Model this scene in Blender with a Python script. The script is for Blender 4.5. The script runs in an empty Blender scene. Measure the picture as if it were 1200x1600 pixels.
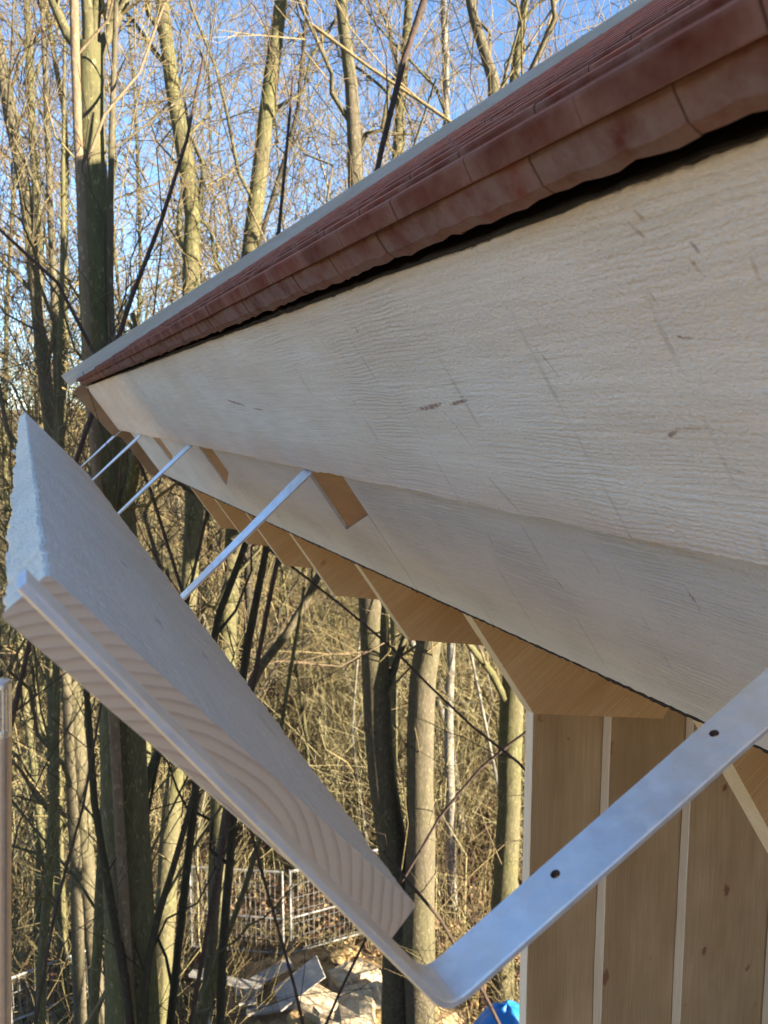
import bpy, bmesh, math, random
import numpy as np
from mathutils import Vector, Matrix

rng = np.random.default_rng(11)
random.seed(11)
scene = bpy.context.scene
COL = scene.collection

# ------------------------------------------------------------------ camera, sky, sun, exposure
CAMZ = 9.0
FPX, PITCH = 1300.0, math.radians(7.0)
cam_d = bpy.data.cameras.new('camera')
cam_d.sensor_width = 36.0
cam_d.lens = 36.0 * FPX / 1600.0
cam_d.clip_start, cam_d.clip_end = 0.02, 1500.0
cam_d.dof.use_dof = True
cam_d.dof.focus_distance = 0.95
cam_d.dof.aperture_fstop = 15.0
cam = bpy.data.objects.new('camera', cam_d)
cam.location = (0, 0, CAMZ)
cam.rotation_euler = (math.radians(90) - PITCH, 0, 0)
COL.objects.link(cam)
scene.camera = cam

SUN_EL, SUN_AZ = math.radians(12.0), math.radians(115.0)     # azimuth from +Y towards +X
world = bpy.data.worlds.new('World')
scene.world = world
world.use_nodes = True
wn = world.node_tree
for n in list(wn.nodes):
    wn.nodes.remove(n)
w_out = wn.nodes.new('ShaderNodeOutputWorld')
w_bg = wn.nodes.new('ShaderNodeBackground')
w_sky = wn.nodes.new('ShaderNodeTexSky')
w_sky.sky_type = 'NISHITA'
w_sky.sun_disc = False
w_sky.sun_elevation = SUN_EL
w_sky.sun_rotation = SUN_AZ
w_sky.altitude = 300
w_sky.air_density = 0.7
w_sky.dust_density = 0.2
w_sky.ozone_density = 2.6
w_bg.inputs['Strength'].default_value = 0.068
wn.links.new(w_sky.outputs['Color'], w_bg.inputs['Color'])
wn.links.new(w_bg.outputs['Background'], w_out.inputs['Surface'])

sun_d = bpy.data.lights.new('sun', 'SUN')
sun_d.energy = 5.0
sun_d.angle = math.radians(0.5)
sun_d.color = (1.0, 0.86, 0.66)
sun = bpy.data.objects.new('sun', sun_d)
sdir = Vector((math.sin(SUN_AZ) * math.cos(SUN_EL), math.cos(SUN_AZ) * math.cos(SUN_EL), math.sin(SUN_EL)))
sun.rotation_euler = sdir.to_track_quat('Z', 'Y').to_euler()
sun.location = (20, -10, 30)
COL.objects.link(sun)

vs = scene.view_settings
vs.view_transform = 'Standard'
vs.look = 'None'
vs.gamma = 1.0
vs.use_curve_mapping = False
vs.exposure = 2.78
scene.cycles.use_denoising = True
scene.cycles.max_bounces = 6
scene.cycles.diffuse_bounces = 4

# ------------------------------------------------------------------ frames: D along the eave, R inwards, S up the roof, W down the fascia
cP, sP = math.cos(PITCH), math.sin(PITCH)
FW, UP, RT = np.array([0, cP, -sP]), np.array([0, sP, cP]), np.array([1.0, 0, 0])
CAM = np.array([0, 0, CAMZ])


def ray(px, py):
    return RT * (px - 600) / FPX + UP * (800 - py) / FPX + FW


_d = ray(36, 641)
D = np.array([_d[0], _d[1], 0]); D /= np.linalg.norm(D)
R = np.array([D[1], -D[0], 0.0])
Z = np.array([0, 0, 1.0])
ROOF = math.radians(34.4)
S = math.cos(ROOF) * R + math.sin(ROOF) * Z
W = math.sin(ROOF) * R - math.cos(ROOF) * Z


def E(t, s, w):                       # eave frame -> world
    return CAM + t * D + s * S + w * W


def Q(t, r, z):                       # along / inwards / height frame -> world
    return CAM + t * D + r * R + z * Z


def hit(px, py, n, d):                # where the sight line meets the plane n.x = d (from the camera point)
    q = ray(px, py)
    return q * (d / float(q @ n))


def at_dist(px, py, dist):
    q = ray(px, py)
    return CAM + q * (dist / math.hypot(q[0], q[1]))


def on_ground(px, py, z=0.0):
    q = ray(px, py)
    return CAM + q * ((z - CAMZ) / q[2])


def depth_of(p):
    return float((np.asarray(p) - CAM) @ FW)


# ------------------------------------------------------------------ object helpers
def link(name, me, parent=None, mats=(), mw=None):
    o = bpy.data.objects.new(name, me)
    COL.objects.link(o)
    for m in mats:
        if m.name not in [x.name for x in me.materials if x]:
            me.materials.append(m)
    if mw is not None:
        o.matrix_world = mw
    if parent is not None:
        pm = Matrix.Translation(parent.location)
        o.parent = parent
        o.matrix_basis = pm.inverted() @ (mw if mw is not None else Matrix.Identity(4))
    return o


def tag(o, label=None, cat=None, group=None, kind=None):
    if label: o['label'] = label
    if cat: o['category'] = cat
    if group: o['group'] = group
    if kind: o['kind'] = kind
    return o


def empty(name, loc, label, cat, group=None):
    o = bpy.data.objects.new(name, None)
    o.location = Vector(loc)
    o.empty_display_size = 0.1
    COL.objects.link(o)
    return tag(o, label, cat, group)


def mesh(name, verts, faces, smooth=False, mat_idx=None):
    me = bpy.data.meshes.new(name)
    me.from_pydata([tuple(map(float, v)) for v in verts], [], [tuple(map(int, f)) for f in faces])
    if smooth:
        me.polygons.foreach_set('use_smooth', np.ones(len(me.polygons), bool))
    if mat_idx is not None:
        me.polygons.foreach_set('material_index', np.asarray(mat_idx, np.int32))
    me.update()
    return me


def recalc(me):
    bm = bmesh.new(); bm.from_mesh(me)
    bmesh.ops.recalc_face_normals(bm, faces=bm.faces)
    bm.to_mesh(me); bm.free()
    return me


def frame(o, ex, ey, ez):
    m = Matrix.Identity(4)
    for i in range(3):
        m[i][0], m[i][1], m[i][2], m[i][3] = float(ex[i]), float(ey[i]), float(ez[i]), float(o[i])
    return m


def smooth_noise(n, step, amp, r):
    k = max(2, int(n / step) + 3)
    v = r.normal(0, amp, k)
    return np.interp(np.linspace(0, k - 1, n), np.arange(k), v)


def board_mesh(name, L, Wd, Th, nx=2, bev=0.0012, rough=0.0, wav=0.0, seed=0, end_mat=False):
    """x length, y width, z thickness; ring of 8 points per station; rough sawn arrises."""
    r = np.random.default_rng(seed)
    b = bev
    ring0 = np.array([(b, 0), (Wd - b, 0), (Wd, b), (Wd, Th - b), (Wd - b, Th), (b, Th), (0, Th - b), (0, b)])
    xs = np.linspace(0, L, nx)
    V = np.zeros((nx, 8, 3))
    V[:, :, 0] = xs[:, None]
    V[:, :, 1:] = ring0[None]
    if rough or wav:
        for grp in ((0, 7), (1, 2), (3, 4), (5, 6)):
            oy = r.normal(0, rough, nx) + smooth_noise(nx, 14, wav, r)
            oz = r.normal(0, rough * .5, nx) + smooth_noise(nx, 14, wav * .4, r)
            for g in grp:
                V[:, g, 1] += oy; V[:, g, 2] += oz
    F, mi = [], []
    for i in range(nx - 1):
        for k in range(8):
            a, c = i * 8 + k, i * 8 + (k + 1) % 8
            F.append((a, c, c + 8, a + 8)); mi.append(0)
    F.append(tuple(range(7, -1, -1))); mi.append(1 if end_mat else 0)
    F.append(tuple((nx - 1) * 8 + k for k in range(8))); mi.append(1 if end_mat else 0)
    return recalc(mesh(name, V.reshape(-1, 3), F, mat_idx=mi))


def prism_mesh(name, poly, h):
    """poly in local xy, extruded 0..h along z"""
    n = len(poly)
    V = [(x, y, 0) for x, y in poly] + [(x, y, h) for x, y in poly]
    F = [tuple(range(n - 1, -1, -1)), tuple(range(n, 2 * n))] + [(i, (i + 1) % n, n + (i + 1) % n, n + i) for i in range(n)]
    return recalc(mesh(name, V, F))


def box_mesh(name, sx, sy, sz, bev=0.0):
    bm = bmesh.new()
    bmesh.ops.create_cube(bm, size=1.0)
    bmesh.ops.scale(bm, vec=(sx, sy, sz), verts=bm.verts)
    if bev:
        bmesh.ops.bevel(bm, geom=bm.edges[:], offset=bev, segments=1, affect='EDGES')
    me = bpy.data.meshes.new(name)
    bm.to_mesh(me); bm.free()
    return me


def tubes(P, Rad, sides):
    """P (B,N,3), Rad (B,N) -> verts, quad faces"""
    B, N, _ = P.shape
    T = np.gradient(P, axis=1)
    T /= np.linalg.norm(T, axis=2, keepdims=True) + 1e-9
    ref = np.where(np.abs(T[:, :1, 2:3]) > .85, np.array([[[1.0, 0, 0]]]), np.array([[[0, 0, 1.0]]]))
    ref = np.repeat(ref, N, axis=1)
    A = np.cross(T, ref); A /= np.linalg.norm(A, axis=2, keepdims=True) + 1e-9
    C = np.cross(T, A)
    an = np.arange(sides) * 2 * math.pi / sides
    V = P[:, :, None, :] + Rad[:, :, None, None] * (np.cos(an)[None, None, :, None] * A[:, :, None, :] + np.sin(an)[None, None, :, None] * C[:, :, None, :])
    base = (np.arange(B) * N * sides)[:, None, None]
    i = (np.arange(N - 1) * sides)[None, :, None]
    k = np.arange(sides)[None, None, :]
    k2 = (k + 1) % sides
    F = np.stack([base + i + k, base + i + k2, base + i + sides + k2, base + i + sides + k], axis=-1)
    return V.reshape(-1, 3), F.reshape(-1, 4)


def fast_mesh(name, chunks, smooth=True):
    """chunks of (verts, quads)"""
    Vs, Fs, off = [], [], 0
    for v, f in chunks:
        Vs.append(v); Fs.append(f + off); off += len(v)
    V = np.concatenate(Vs); F = np.concatenate(Fs)
    me = bpy.data.meshes.new(name)
    me.vertices.add(len(V)); me.vertices.foreach_set('co', V.astype(np.float32).ravel())
    me.loops.add(F.size); me.loops.foreach_set('vertex_index', F.astype(np.int32).ravel())
    me.polygons.add(len(F)); me.polygons.foreach_set('loop_start', (np.arange(len(F)) * 4).astype(np.int32))
    me.polygons.foreach_set('loop_total', np.full(len(F), 4, np.int32))
    if smooth:
        me.polygons.foreach_set('use_smooth', np.ones(len(F), bool))
    me.update(calc_edges=True)
    me.validate()
    return me


# ------------------------------------------------------------------ materials
class NT:
    def __init__(self, name):
        self.m = bpy.data.materials.new(name)
        self.m.use_nodes = True
        self.t = self.m.node_tree
        self.t.nodes.clear()
        self.out = self.n('ShaderNodeOutputMaterial')
        self.b = self.n('ShaderNodeBsdfPrincipled')
        self.l(self.b.outputs[0], self.out.inputs[0])

    def n(self, kind, **kw):
        x = self.t.nodes.new(kind)
        for k, v in kw.items():
            setattr(x, k, v)
        return x

    def l(self, a, b):
        self.t.links.new(a, b)

    def coord(self, scale=(1, 1, 1), rot=(0, 0, 0), loc=(0, 0, 0), rand=False, src='Object'):
        tc = self.n('ShaderNodeTexCoord')
        mp = self.n('ShaderNodeMapping')
        mp.inputs['Scale'].default_value = scale
        mp.inputs['Rotation'].default_value = rot
        mp.inputs['Location'].default_value = loc
        if rand:
            oi = self.n('ShaderNodeObjectInfo')
            ad = self.n('ShaderNodeVectorMath', operation='MULTIPLY_ADD')
            cb = self.n('ShaderNodeCombineXYZ')
            for i in range(3):
                self.l(oi.outputs['Random'], cb.inputs[i])
            self.l(cb.outputs[0], ad.inputs[0])
            ad.inputs[1].default_value = (37.0, 3.1, 11.7)
            self.l(tc.outputs[src], ad.inputs[2])
            self.l(ad.outputs[0], mp.inputs[0])
        else:
            self.l(tc.outputs[src], mp.inputs[0])
        return mp.outputs[0]

    def noise(self, vec, scale, detail=4, rough=.55, dist=0.0):
        x = self.n('ShaderNodeTexNoise')
        x.inputs['Scale'].default_value = scale
        x.inputs['Detail'].default_value = detail
        x.inputs['Roughness'].default_value = rough
        x.inputs['Distortion'].default_value = dist
        self.l(vec, x.inputs['Vector'])
        return x.outputs['Fac']

    def ramp(self, fac, stops):
        x = self.n('ShaderNodeValToRGB')
        e = x.color_ramp.elements
        while len(e) < len(stops):
            e.new(.5)
        for el, (p, c) in zip(e, stops):
            el.position = p
            el.color = (c, c, c, 1) if isinstance(c, (int, float)) else (*c, 1)
        self.l(fac, x.inputs[0])
        return x.outputs[0]

    def mix(self, fac, a, b, mode='MIX'):
        x = self.n('ShaderNodeMix', data_type='RGBA', blend_type=mode)
        for s, v in ((x.inputs[0], fac), (x.inputs[6], a), (x.inputs[7], b)):
            if isinstance(v, (int, float)):
                s.default_value = v
            elif isinstance(v, tuple):
                s.default_value = (*v, 1)
            else:
                self.l(v, s)
        return x.outputs[2]

    def math(self, op, a, b=0.0):
        x = self.n('ShaderNodeMath', operation=op)
        for s, v in ((x.inputs[0], a), (x.inputs[1], b)):
            if isinstance(v, (int, float)):
                s.default_value = v
            else:
                self.l(v, s)
        return x.outputs[0]

    def bump(self, h, strength, dist, prev=None):
        x = self.n('ShaderNodeBump')
        x.inputs['Strength'].default_value = strength
        x.inputs['Distance'].default_value = dist
        self.l(h, x.inputs['Height'])
        if prev is not None:
            self.l(prev, x.inputs['Normal'])
        return x.outputs[0]

    def done(self, color, rough=.8, normal=None, metal=0.0, spec=.3):
        s = self.b.inputs
        for k, v in (('Base Color', color), ('Roughness', rough), ('Metallic', metal)):
            if isinstance(v, tuple):
                s[k].default_value = (*v, 1)
            elif isinstance(v, (int, float)):
                s[k].default_value = v
            else:
                self.l(v, s[k])
        s['Specular IOR Level'].default_value = spec
        if normal is not None:
            self.l(normal, s['Normal'])
        return self.m


def mark_list(n, off, org, segs):
    """resin streaks and scratches given by where they lie on the board face s = n"""
    out = []
    for (x0, y0, x1, y1, wpx, col) in segs:
        a, b = hit(x0, y0, S, n), hit(x1, y1, S, n)
        ax, ay, bx_, by_ = a @ D - org[0], a @ W - org[1], b @ D - org[0], b @ W - org[1]
        dep = float((a + b) @ FW) / 2
        out.append(((ax + bx_) / 2, (ay + by_) / 2, math.hypot(bx_ - ax, by_ - ay) / 2, wpx * dep / FPX * .75, math.atan2(by_ - ay, bx_ - ax), col))
    return out


def sawn_wood(name, pale, tan, fuzz=.5, saw=.5, knots=.5, ring=.5, rnd=True, slant=0.0, marks=(), ks=(5.0, 25, 25), gd=1.0):
    m = NT(name)
    v = m.coord(rand=rnd)
    big = m.noise(m.coord((1.2, 5, 5), rand=rnd), 2.2, 3)
    grain = m.noise(m.coord((2.5, 70, 70), rand=rnd), 3.0, 5, .6)
    wv = m.n('ShaderNodeTexWave', wave_type='BANDS', bands_direction='Y')
    wv.inputs['Scale'].default_value = 42
    wv.inputs['Distortion'].default_value = 13
    wv.inputs['Detail'].default_value = 2.5
    wv.inputs['Detail Scale'].default_value = .55
    m.l(m.coord((.32, 1.5, 1.5), rand=rnd), wv.inputs['Vector'])
    rings = m.ramp(wv.outputs['Fac'], [(0, 0), (.55, .15), (.9, 1), (1, .7)])
    patch = m.ramp(m.noise(v, 6, 2), [(.42, 0), (.62, 1)])
    rings_p = m.math('MULTIPLY', rings, patch)
    fine = m.noise(m.coord((260, 420, 420), rand=rnd), 1.0, 3, .7)
    mid = m.noise(m.coord((60, 130, 130), rand=rnd), 1.0, 4, .65)
    sw = m.n('ShaderNodeTexWave', wave_type='BANDS', bands_direction='X')
    sw.inputs['Scale'].default_value = 2.3
    sw.inputs['Distortion'].default_value = 1.6
    sw.inputs['Detail'].default_value = 1.0
    sw.inputs['Detail Scale'].default_value = .7
    m.l(m.coord((1, .12, .12), rot=(0, 0, slant), rand=rnd), sw.inputs['Vector'])
    lines = m.ramp(sw.outputs['Fac'], [(.0, 0), (.9980, 0), (.9998, 1), (1, 1)])
    lines = m.math('MULTIPLY', lines, m.ramp(m.noise(v, 13, 3), [(.48, 0), (.62, 1)]))
    vo = m.n('ShaderNodeTexVoronoi', feature='F1')
    vo.inputs['Scale'].default_value = 1.0
    m.l(m.coord(ks, rot=(0, 0, .12), rand=rnd), vo.inputs['Vector'])
    wob = m.math('ADD', vo.outputs['Distance'], m.math('MULTIPLY', m.noise(v, 60, 4), .34))
    kn = m.ramp(wob, [(.0, 1), (.245, .9), (.29, 0)])
    kn = m.math('MULTIPLY', kn, m.ramp(m.noise(v, 3.7, 1), [(.46, 0), (.52, 1)]))
    kn = m.math('MULTIPLY', kn, knots)
    halo = m.math('MULTIPLY', m.ramp(wob, [(.1, 1), (.42, 0)]), .22 * knots)
    c = m.mix(m.ramp(big, [(.35, 0), (.65, 1)]), pale, tan)
    c = m.mix(m.math('MULTIPLY', m.ramp(grain, [(.35, 0), (.70, 1)]), .5 * gd), c, tuple(x * .72 for x in tan))
    c = m.mix(m.math('MULTIPLY', rings_p, .20 * ring), c, tuple(x * .55 for x in tan))
    c = m.mix(m.math('MULTIPLY', m.ramp(fine, [(.4, 0), (.75, 1)]), .25 * gd), c, tuple(x * .6 for x in tan))
    c = m.mix(m.math('MULTIPLY', lines, .6 * saw), c, (tan[0] * .42, tan[1] * .40, tan[2] * .38))
    c = m.mix(halo, c, (tan[0] * .8, tan[1] * .58, tan[2] * .45))
    c = m.mix(kn, c, (.20, .085, .05))
    if marks:
        sep = m.n('ShaderNodeSeparateXYZ')
        tcm = m.n('ShaderNodeTexCoord'); m.l(tcm.outputs['Object'], sep.inputs[0])
        wobm = m.noise(m.coord((1, 1, 1)), 170, 3, .7)
        for (mx, my, ha, hb, an, col) in marks:
            dx, dy = m.math('SUBTRACT', sep.outputs[0], mx), m.math('SUBTRACT', sep.outputs[1], my)
            ca, sa = math.cos(an), math.sin(an)
            u = m.math('DIVIDE', m.math('ADD', m.math('MULTIPLY', dx, ca), m.math('MULTIPLY', dy, sa)), ha)
            w_ = m.math('DIVIDE', m.math('SUBTRACT', m.math('MULTIPLY', dy, ca), m.math('MULTIPLY', dx, sa)), hb)
            q = m.math('ADD', m.math('MULTIPLY', u, u), m.math('MULTIPLY', w_, w_))
            q = m.math('ADD', q, m.math('MULTIPLY', m.math('SUBTRACT', wobm, .5), 4.2))
            k_ = m.math('MULTIPLY', m.ramp(q, [(.0, 1), (.3, .75), (1.0, 0)]), col[3])
            c = m.mix(k_, c, col[:3])
    rough_ = m.noise(m.coord((95, 170, 170), rand=rnd), 1.0, 5, .75)
    h = m.math('ADD', m.math('MULTIPLY', fine, 1.0), m.math('MULTIPLY', rough_, .8))
    h = m.math('ADD', h, m.math('MULTIPLY', mid, .6))
    h = m.math('ADD', h, m.math('MULTIPLY', grain, .5))
    h = m.math('SUBTRACT', h, m.math('MULTIPLY', rings_p, .30 * ring))
    h = m.math('SUBTRACT', h, m.math('MULTIPLY', lines, .9 * saw))
    return m.done(c, .85, m.bump(h, fuzz, .0027), spec=.2)


RED, TANM, GRY, SCR = (.22, .11, .08, .8), (.36, .25, .16, .65), (.17, .135, .12, .65), (.36, .31, .26, .75)
FM = [(652, 641, 694, 630, 7, RED), (700, 634, 732, 624, 5, RED), (978, 345, 1012, 375, 6, TANM), (988, 328, 1008, 346, 6, TANM),
      (1077, 377, 1097, 399, 6, GRY), (1074, 401, 1098, 431, 7, TANM), (1010, 452, 1028, 478, 5, TANM), (1048, 524, 1084, 530, 5, RED),
      (1040, 684, 1062, 670, 6, RED), (1060, 670, 1125, 671, 3, TANM), (1138, 734, 1168, 739, 4, TANM), (350, 624, 384, 634, 4, RED),
      (396, 638, 412, 641, 3, RED), (544, 526, 612, 632, 2.5, SCR), (552, 508, 563, 523, 3.5, GRY), (692, 640, 742, 704, 2.5, SCR),
      (756, 738, 818, 806, 3.5, SCR), (834, 538, 884, 604, 3, SCR), (1168, 394, 1190, 446, 7, (.42, .27, .16, .5)), (300, 560, 345, 618, 2, SCR)]
LM = [(1073, 920, 1094, 953, 5, GRY), (866, 903, 881, 920, 3.5, GRY), (760, 830, 772, 856, 2.5, SCR), (905, 850, 940, 900, 8, (.45, .36, .27, .4)), (950, 830, 1200, 905, 12, (.45, .36, .27, .35))]
M_FASCIA = sawn_wood('sawn_larch_fascia', (.76, .685, .61), (.69, .585, .485), fuzz=.7, saw=.55, knots=.0, ring=1.0, gd=.9, slant=.06, marks=mark_list(.300, 0, (-1.2, .07), FM), rnd=False)
M_LOWER = sawn_wood('sawn_board_lower', (.635, .645, .65), (.575, .575, .575), fuzz=.9, saw=.5, knots=.0, ring=1.3, gd=.6, slant=-.05, marks=mark_list(.328, 0, (0, 0), LM), rnd=False)
M_PLANK = sawn_wood('sawn_plank', (.93, .83, .69), (.88, .77, .62), fuzz=.8, saw=.3, knots=.3, ring=.8, gd=.6)
M_RAFTER = sawn_wood('planed_rafter', (.68, .45, .235), (.58, .345, .155), fuzz=.14, saw=.0, knots=.8, ring=1.8, ks=(8, 14, 14))  # orange deepened for the warm bounce light on rafter sides
M_RAFT_EDGE = sawn_wood('rafter_front', (.62, .52, .36), (.55, .43, .27), fuzz=.2, saw=.1, knots=.3, ring=.4)
M_WALL = sawn_wood('wall_plank', (.52, .355, .20), (.38, .245, .125), fuzz=.14, saw=.0, knots=1.0, ring=2.6, ks=(7, 11, 11))
M_WALL_EDGE_LIT = sawn_wood('wall_plank_edge_lit', (.74, .62, .47), (.68, .54, .38), fuzz=.15, saw=0, knots=0, ring=.2)
M_BROWN = sawn_wood('inner_block', (.42, .27, .14), (.34, .20, .10), fuzz=.2, saw=0, knots=.3, ring=.6)
M_BARGE = sawn_wood('barge_wood', (.36, .25, .16), (.28, .18, .105), fuzz=.3, saw=.2, knots=.3, ring=.8)
M_LATH = sawn_wood('verge_lath', (.62, .56, .46), (.56, .48, .37), fuzz=.2, saw=.1, knots=.2, ring=.3)


def end_grain(name):
    m = NT(name)
    tc = m.n('ShaderNodeTexCoord')
    sep = m.n('ShaderNodeSeparateXYZ'); m.l(tc.outputs['Object'], sep.inputs[0])
    nv = m.coord((1, 1, 1))
    dy = m.math('SUBTRACT', sep.outputs[1], .140)
    dz = m.math('ADD', sep.outputs[2], .085)
    rr = m.math('SQRT', m.math('ADD', m.math('MULTIPLY', dy, dy), m.math('MULTIPLY', dz, dz)))
    rr = m.math('ADD', rr, m.math('MULTIPLY', m.noise(nv, 13, 2), .010))
    rr = m.math('ADD', rr, m.math('MULTIPLY', m.noise(nv, 150, 2), .0012))
    ph = m.math('FRACT', m.math('DIVIDE', rr, .0058))
    ring = m.ramp(ph, [(0, 0), (.50, .10), (.80, .75), (.92, 1), (1, 0)])
    fine = m.noise(m.coord((400, 400, 400)), 1, 3, .7)
    blot = m.noise(nv, 30, 3)
    c = m.mix(m.math('MULTIPLY', ring, .6), (.54, .43, .34), (.29, .185, .13))
    c = m.mix(m.math('MULTIPLY', m.ramp(blot, [(.4, 0), (.7, 1)]), .3), c, (.58, .46, .37))
    c = m.mix(m.math('MULTIPLY', fine, .3), c, (.36, .26, .19))
    h = m.math('ADD', m.math('MULTIPLY', ring, .7), m.math('MULTIPLY', fine, .6))
    return m.done(c, .8, m.bump(h, .35, .0007), spec=.2)


M_END = end_grain('plank_end_grain')


def tile_mat(name='clay_tile', lift=1.0, dusty=.25):
    m = NT(name)
    v = m.coord(rand=True, src='Object')
    oi = m.n('ShaderNodeObjectInfo')
    n1 = m.noise(v, 16, 5, .6)
    n2 = m.noise(v, 240, 3, .6)
    n3 = m.noise(v, 40, 4, .6)
    c = m.mix(m.ramp(n1, [(.3, 0), (.7, 1)]), tuple(min(.5, x * lift) for x in (.150, .042, .026)), tuple(min(.5, x * lift) for x in (.105, .028, .018)))
    hs = m.n('ShaderNodeHueSaturation')
    m.l(c, hs.inputs['Color'])
    m.l(m.math('ADD', m.math('MULTIPLY', oi.outputs['Random'], .6), .70), hs.inputs['Value'])
    hs.inputs['Saturation'].default_value = 1.05
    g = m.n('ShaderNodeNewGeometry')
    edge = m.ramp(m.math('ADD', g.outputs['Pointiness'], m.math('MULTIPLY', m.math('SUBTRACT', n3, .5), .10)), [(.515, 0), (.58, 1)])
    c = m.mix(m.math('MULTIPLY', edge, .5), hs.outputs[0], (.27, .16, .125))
    dust = m.ramp(n3, [(.30, 0), (.66, 1)])
    c = m.mix(m.math('MULTIPLY', dust, dusty), c, (.175, .115, .098))
    c = m.mix(m.math('MULTIPLY', m.ramp(n2, [(.45, 0), (.8, 1)]), .35), c, (.11, .035, .025))
    h = m.math('ADD', n2, m.math('MULTIPLY', n3, 1.2))
    return m.done(c, .95, m.bump(h, .35, .0012), spec=.06)


M_TILE = tile_mat('clay_tile', .88, .08)
M_TILE_EDGE_LIT = tile_mat('clay_tile_lit_arris', 3.4, .4)  # lighter colour imitates light catching the front arrises
M_TILE_DUST = tile_mat('clay_tile_dusty', .80, .95)


def metal(name, col, rough, streak=.4):
    m = NT(name)
    v = m.coord(rand=True)
    n1 = m.noise(m.coord((14, 90, 90), rand=True), 1.0, 4, .6)
    n2 = m.noise(v, 55, 4, .6)
    vo = m.n('ShaderNodeTexVoronoi'); vo.inputs['Scale'].default_value = 130
    m.l(v, vo.inputs['Vector'])
    sc_ = m.n('ShaderNodeSeparateColor'); m.l(vo.outputs['Color'], sc_.inputs[0])
    c = m.mix(m.ramp(n2, [(.35, 0), (.7, 1)]), col, tuple(x * .92 for x in col))
    c = m.mix(m.math('MULTIPLY', sc_.outputs[0], .16), c, tuple(x * .62 for x in col))
    rg = m.math('ADD', m.math('MULTIPLY', n1, .22), m.math('ADD', m.math('MULTIPLY', sc_.outputs[1], .12), rough - .17))
    h = m.math('ADD', m.math('MULTIPLY', n1, .5), m.noise(m.coord((9, 9, 9), rand=True), 3.0, 3))
    return m.done(c, rg, m.bump(h, streak, .0012), metal=.86, spec=.5)


M_GALV = metal('galvanised_steel', (1.0, .97, .92), .46, .7)
M_SHAFT = metal('dull_aluminium', (.50, .44, .42), .42, .15)
M_ALU = metal('aluminium', (.70, .70, .72), .33, .2)


def plain(name, col, col2, scale, rough=.8, bump=.3, bd=.01, metal_=0.0, spec=.3, st=(1, 1, 1)):
    m = NT(name)
    n1 = m.noise(m.coord(st, rand=True), scale, 6, .62)
    c = m.mix(m.ramp(n1, [(.3, 0), (.7, 1)]), col, col2)
    return m.done(c, rough, m.bump(n1, bump, bd), metal=metal_, spec=spec)


M_CUT = plain('sheared_steel_edge', (.50, .50, .54), (.38, .38, .42), 80, .55, .3, .001, .35, .4)
M_BLACK = plain('bitumen_and_gap_shade', (.012, .012, .013), (.03, .028, .028), 60, .7, .6, .002)
M_DARKHOLE = plain('dark_bore_wall', (.05, .045, .055), (.09, .08, .085), 200, .5, .3, .001, .6)
M_DECK = plain('roof_deck_wood', (.20, .14, .085), (.14, .09, .05), 12, .85, .3, .003)
M_STONE = plain('pale_limestone', (.55, .47, .32), (.33, .26, .16), 9, .9, .9, .03)
M_STONE_Y = plain('ochre_sandstone', (.40, .29, .13), (.30, .20, .09), 6, .9, .7, .02)
M_SOIL = plain('spoil_earth', (.36, .26, .14), (.25, .17, .09), 5, .95, .9, .04)
M_OLDWOOD = plain('weathered_grey_wood', (.40, .385, .35), (.28, .265, .24), 5, .85, .4, .004, st=(1, 14, 14))
M_TARP = plain('blue_tarpaulin', (.02, .19, .52), (.015, .15, .44), 4, .38, .5, .02, spec=.5)
M_FENCE = plain('zinc_fence', (.40, .40, .38), (.26, .255, .24), 9, .5, .1, .002, .3, .5)
M_HUT = plain('far_hut_wall', (.12, .12, .12), (.085, .085, .09), 3, .85, .2, .01)
M_HUTROOF = plain('far_hut_roof', (.19, .20, .21), (.14, .145, .15), 3, .7, .2, .01)
M_POSTWOOD = plain('reddish_painted_post', (.33, .22, .185), (.27, .17, .14), 12, .7, .3, .003, st=(6, 6, .6))


M_LEAF_A = plain('tan_leaf', (.32, .22, .115), (.21, .13, .065), 2.2, .8, .1, .002)
M_LEAF_B = plain('brown_leaf', (.17, .085, .05), (.10, .055, .035), 2.2, .8, .1, .002)


def bark(name, a, b, moss, mossamt=.5):
    m = NT(name)
    v = m.coord((9, 9, 3.6), rand=True)
    n1 = m.noise(v, 1.7, 9, .78)
    n2 = m.noise(m.coord(rand=True), 1.1, 4, .6)
    n3 = m.noise(m.coord((1, 1, .45), rand=True), 42, 3, .6)
    c = m.mix(m.ramp(n1, [(.3, 0), (.72, 1)]), a, b)
    c = m.mix(m.math('MULTIPLY', m.ramp(n2, [(.38, 0), (.62, 1)]), mossamt), c, moss)
    c = m.mix(m.math('MULTIPLY', m.ramp(n3, [(.58, 0), (.68, 1)]), .5), c, tuple(min(.5, x * 2.1) for x in a))
    c = m.mix(m.math('MULTIPLY', m.ramp(n3, [(.28, 1), (.38, 0)]), .4), c, tuple(x * .4 for x in b))
    h = m.math('ADD', n1, m.math('MULTIPLY', n3, .4))
    return m.done(c, .9, m.bump(h, .9, .016), spec=.12)


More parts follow.
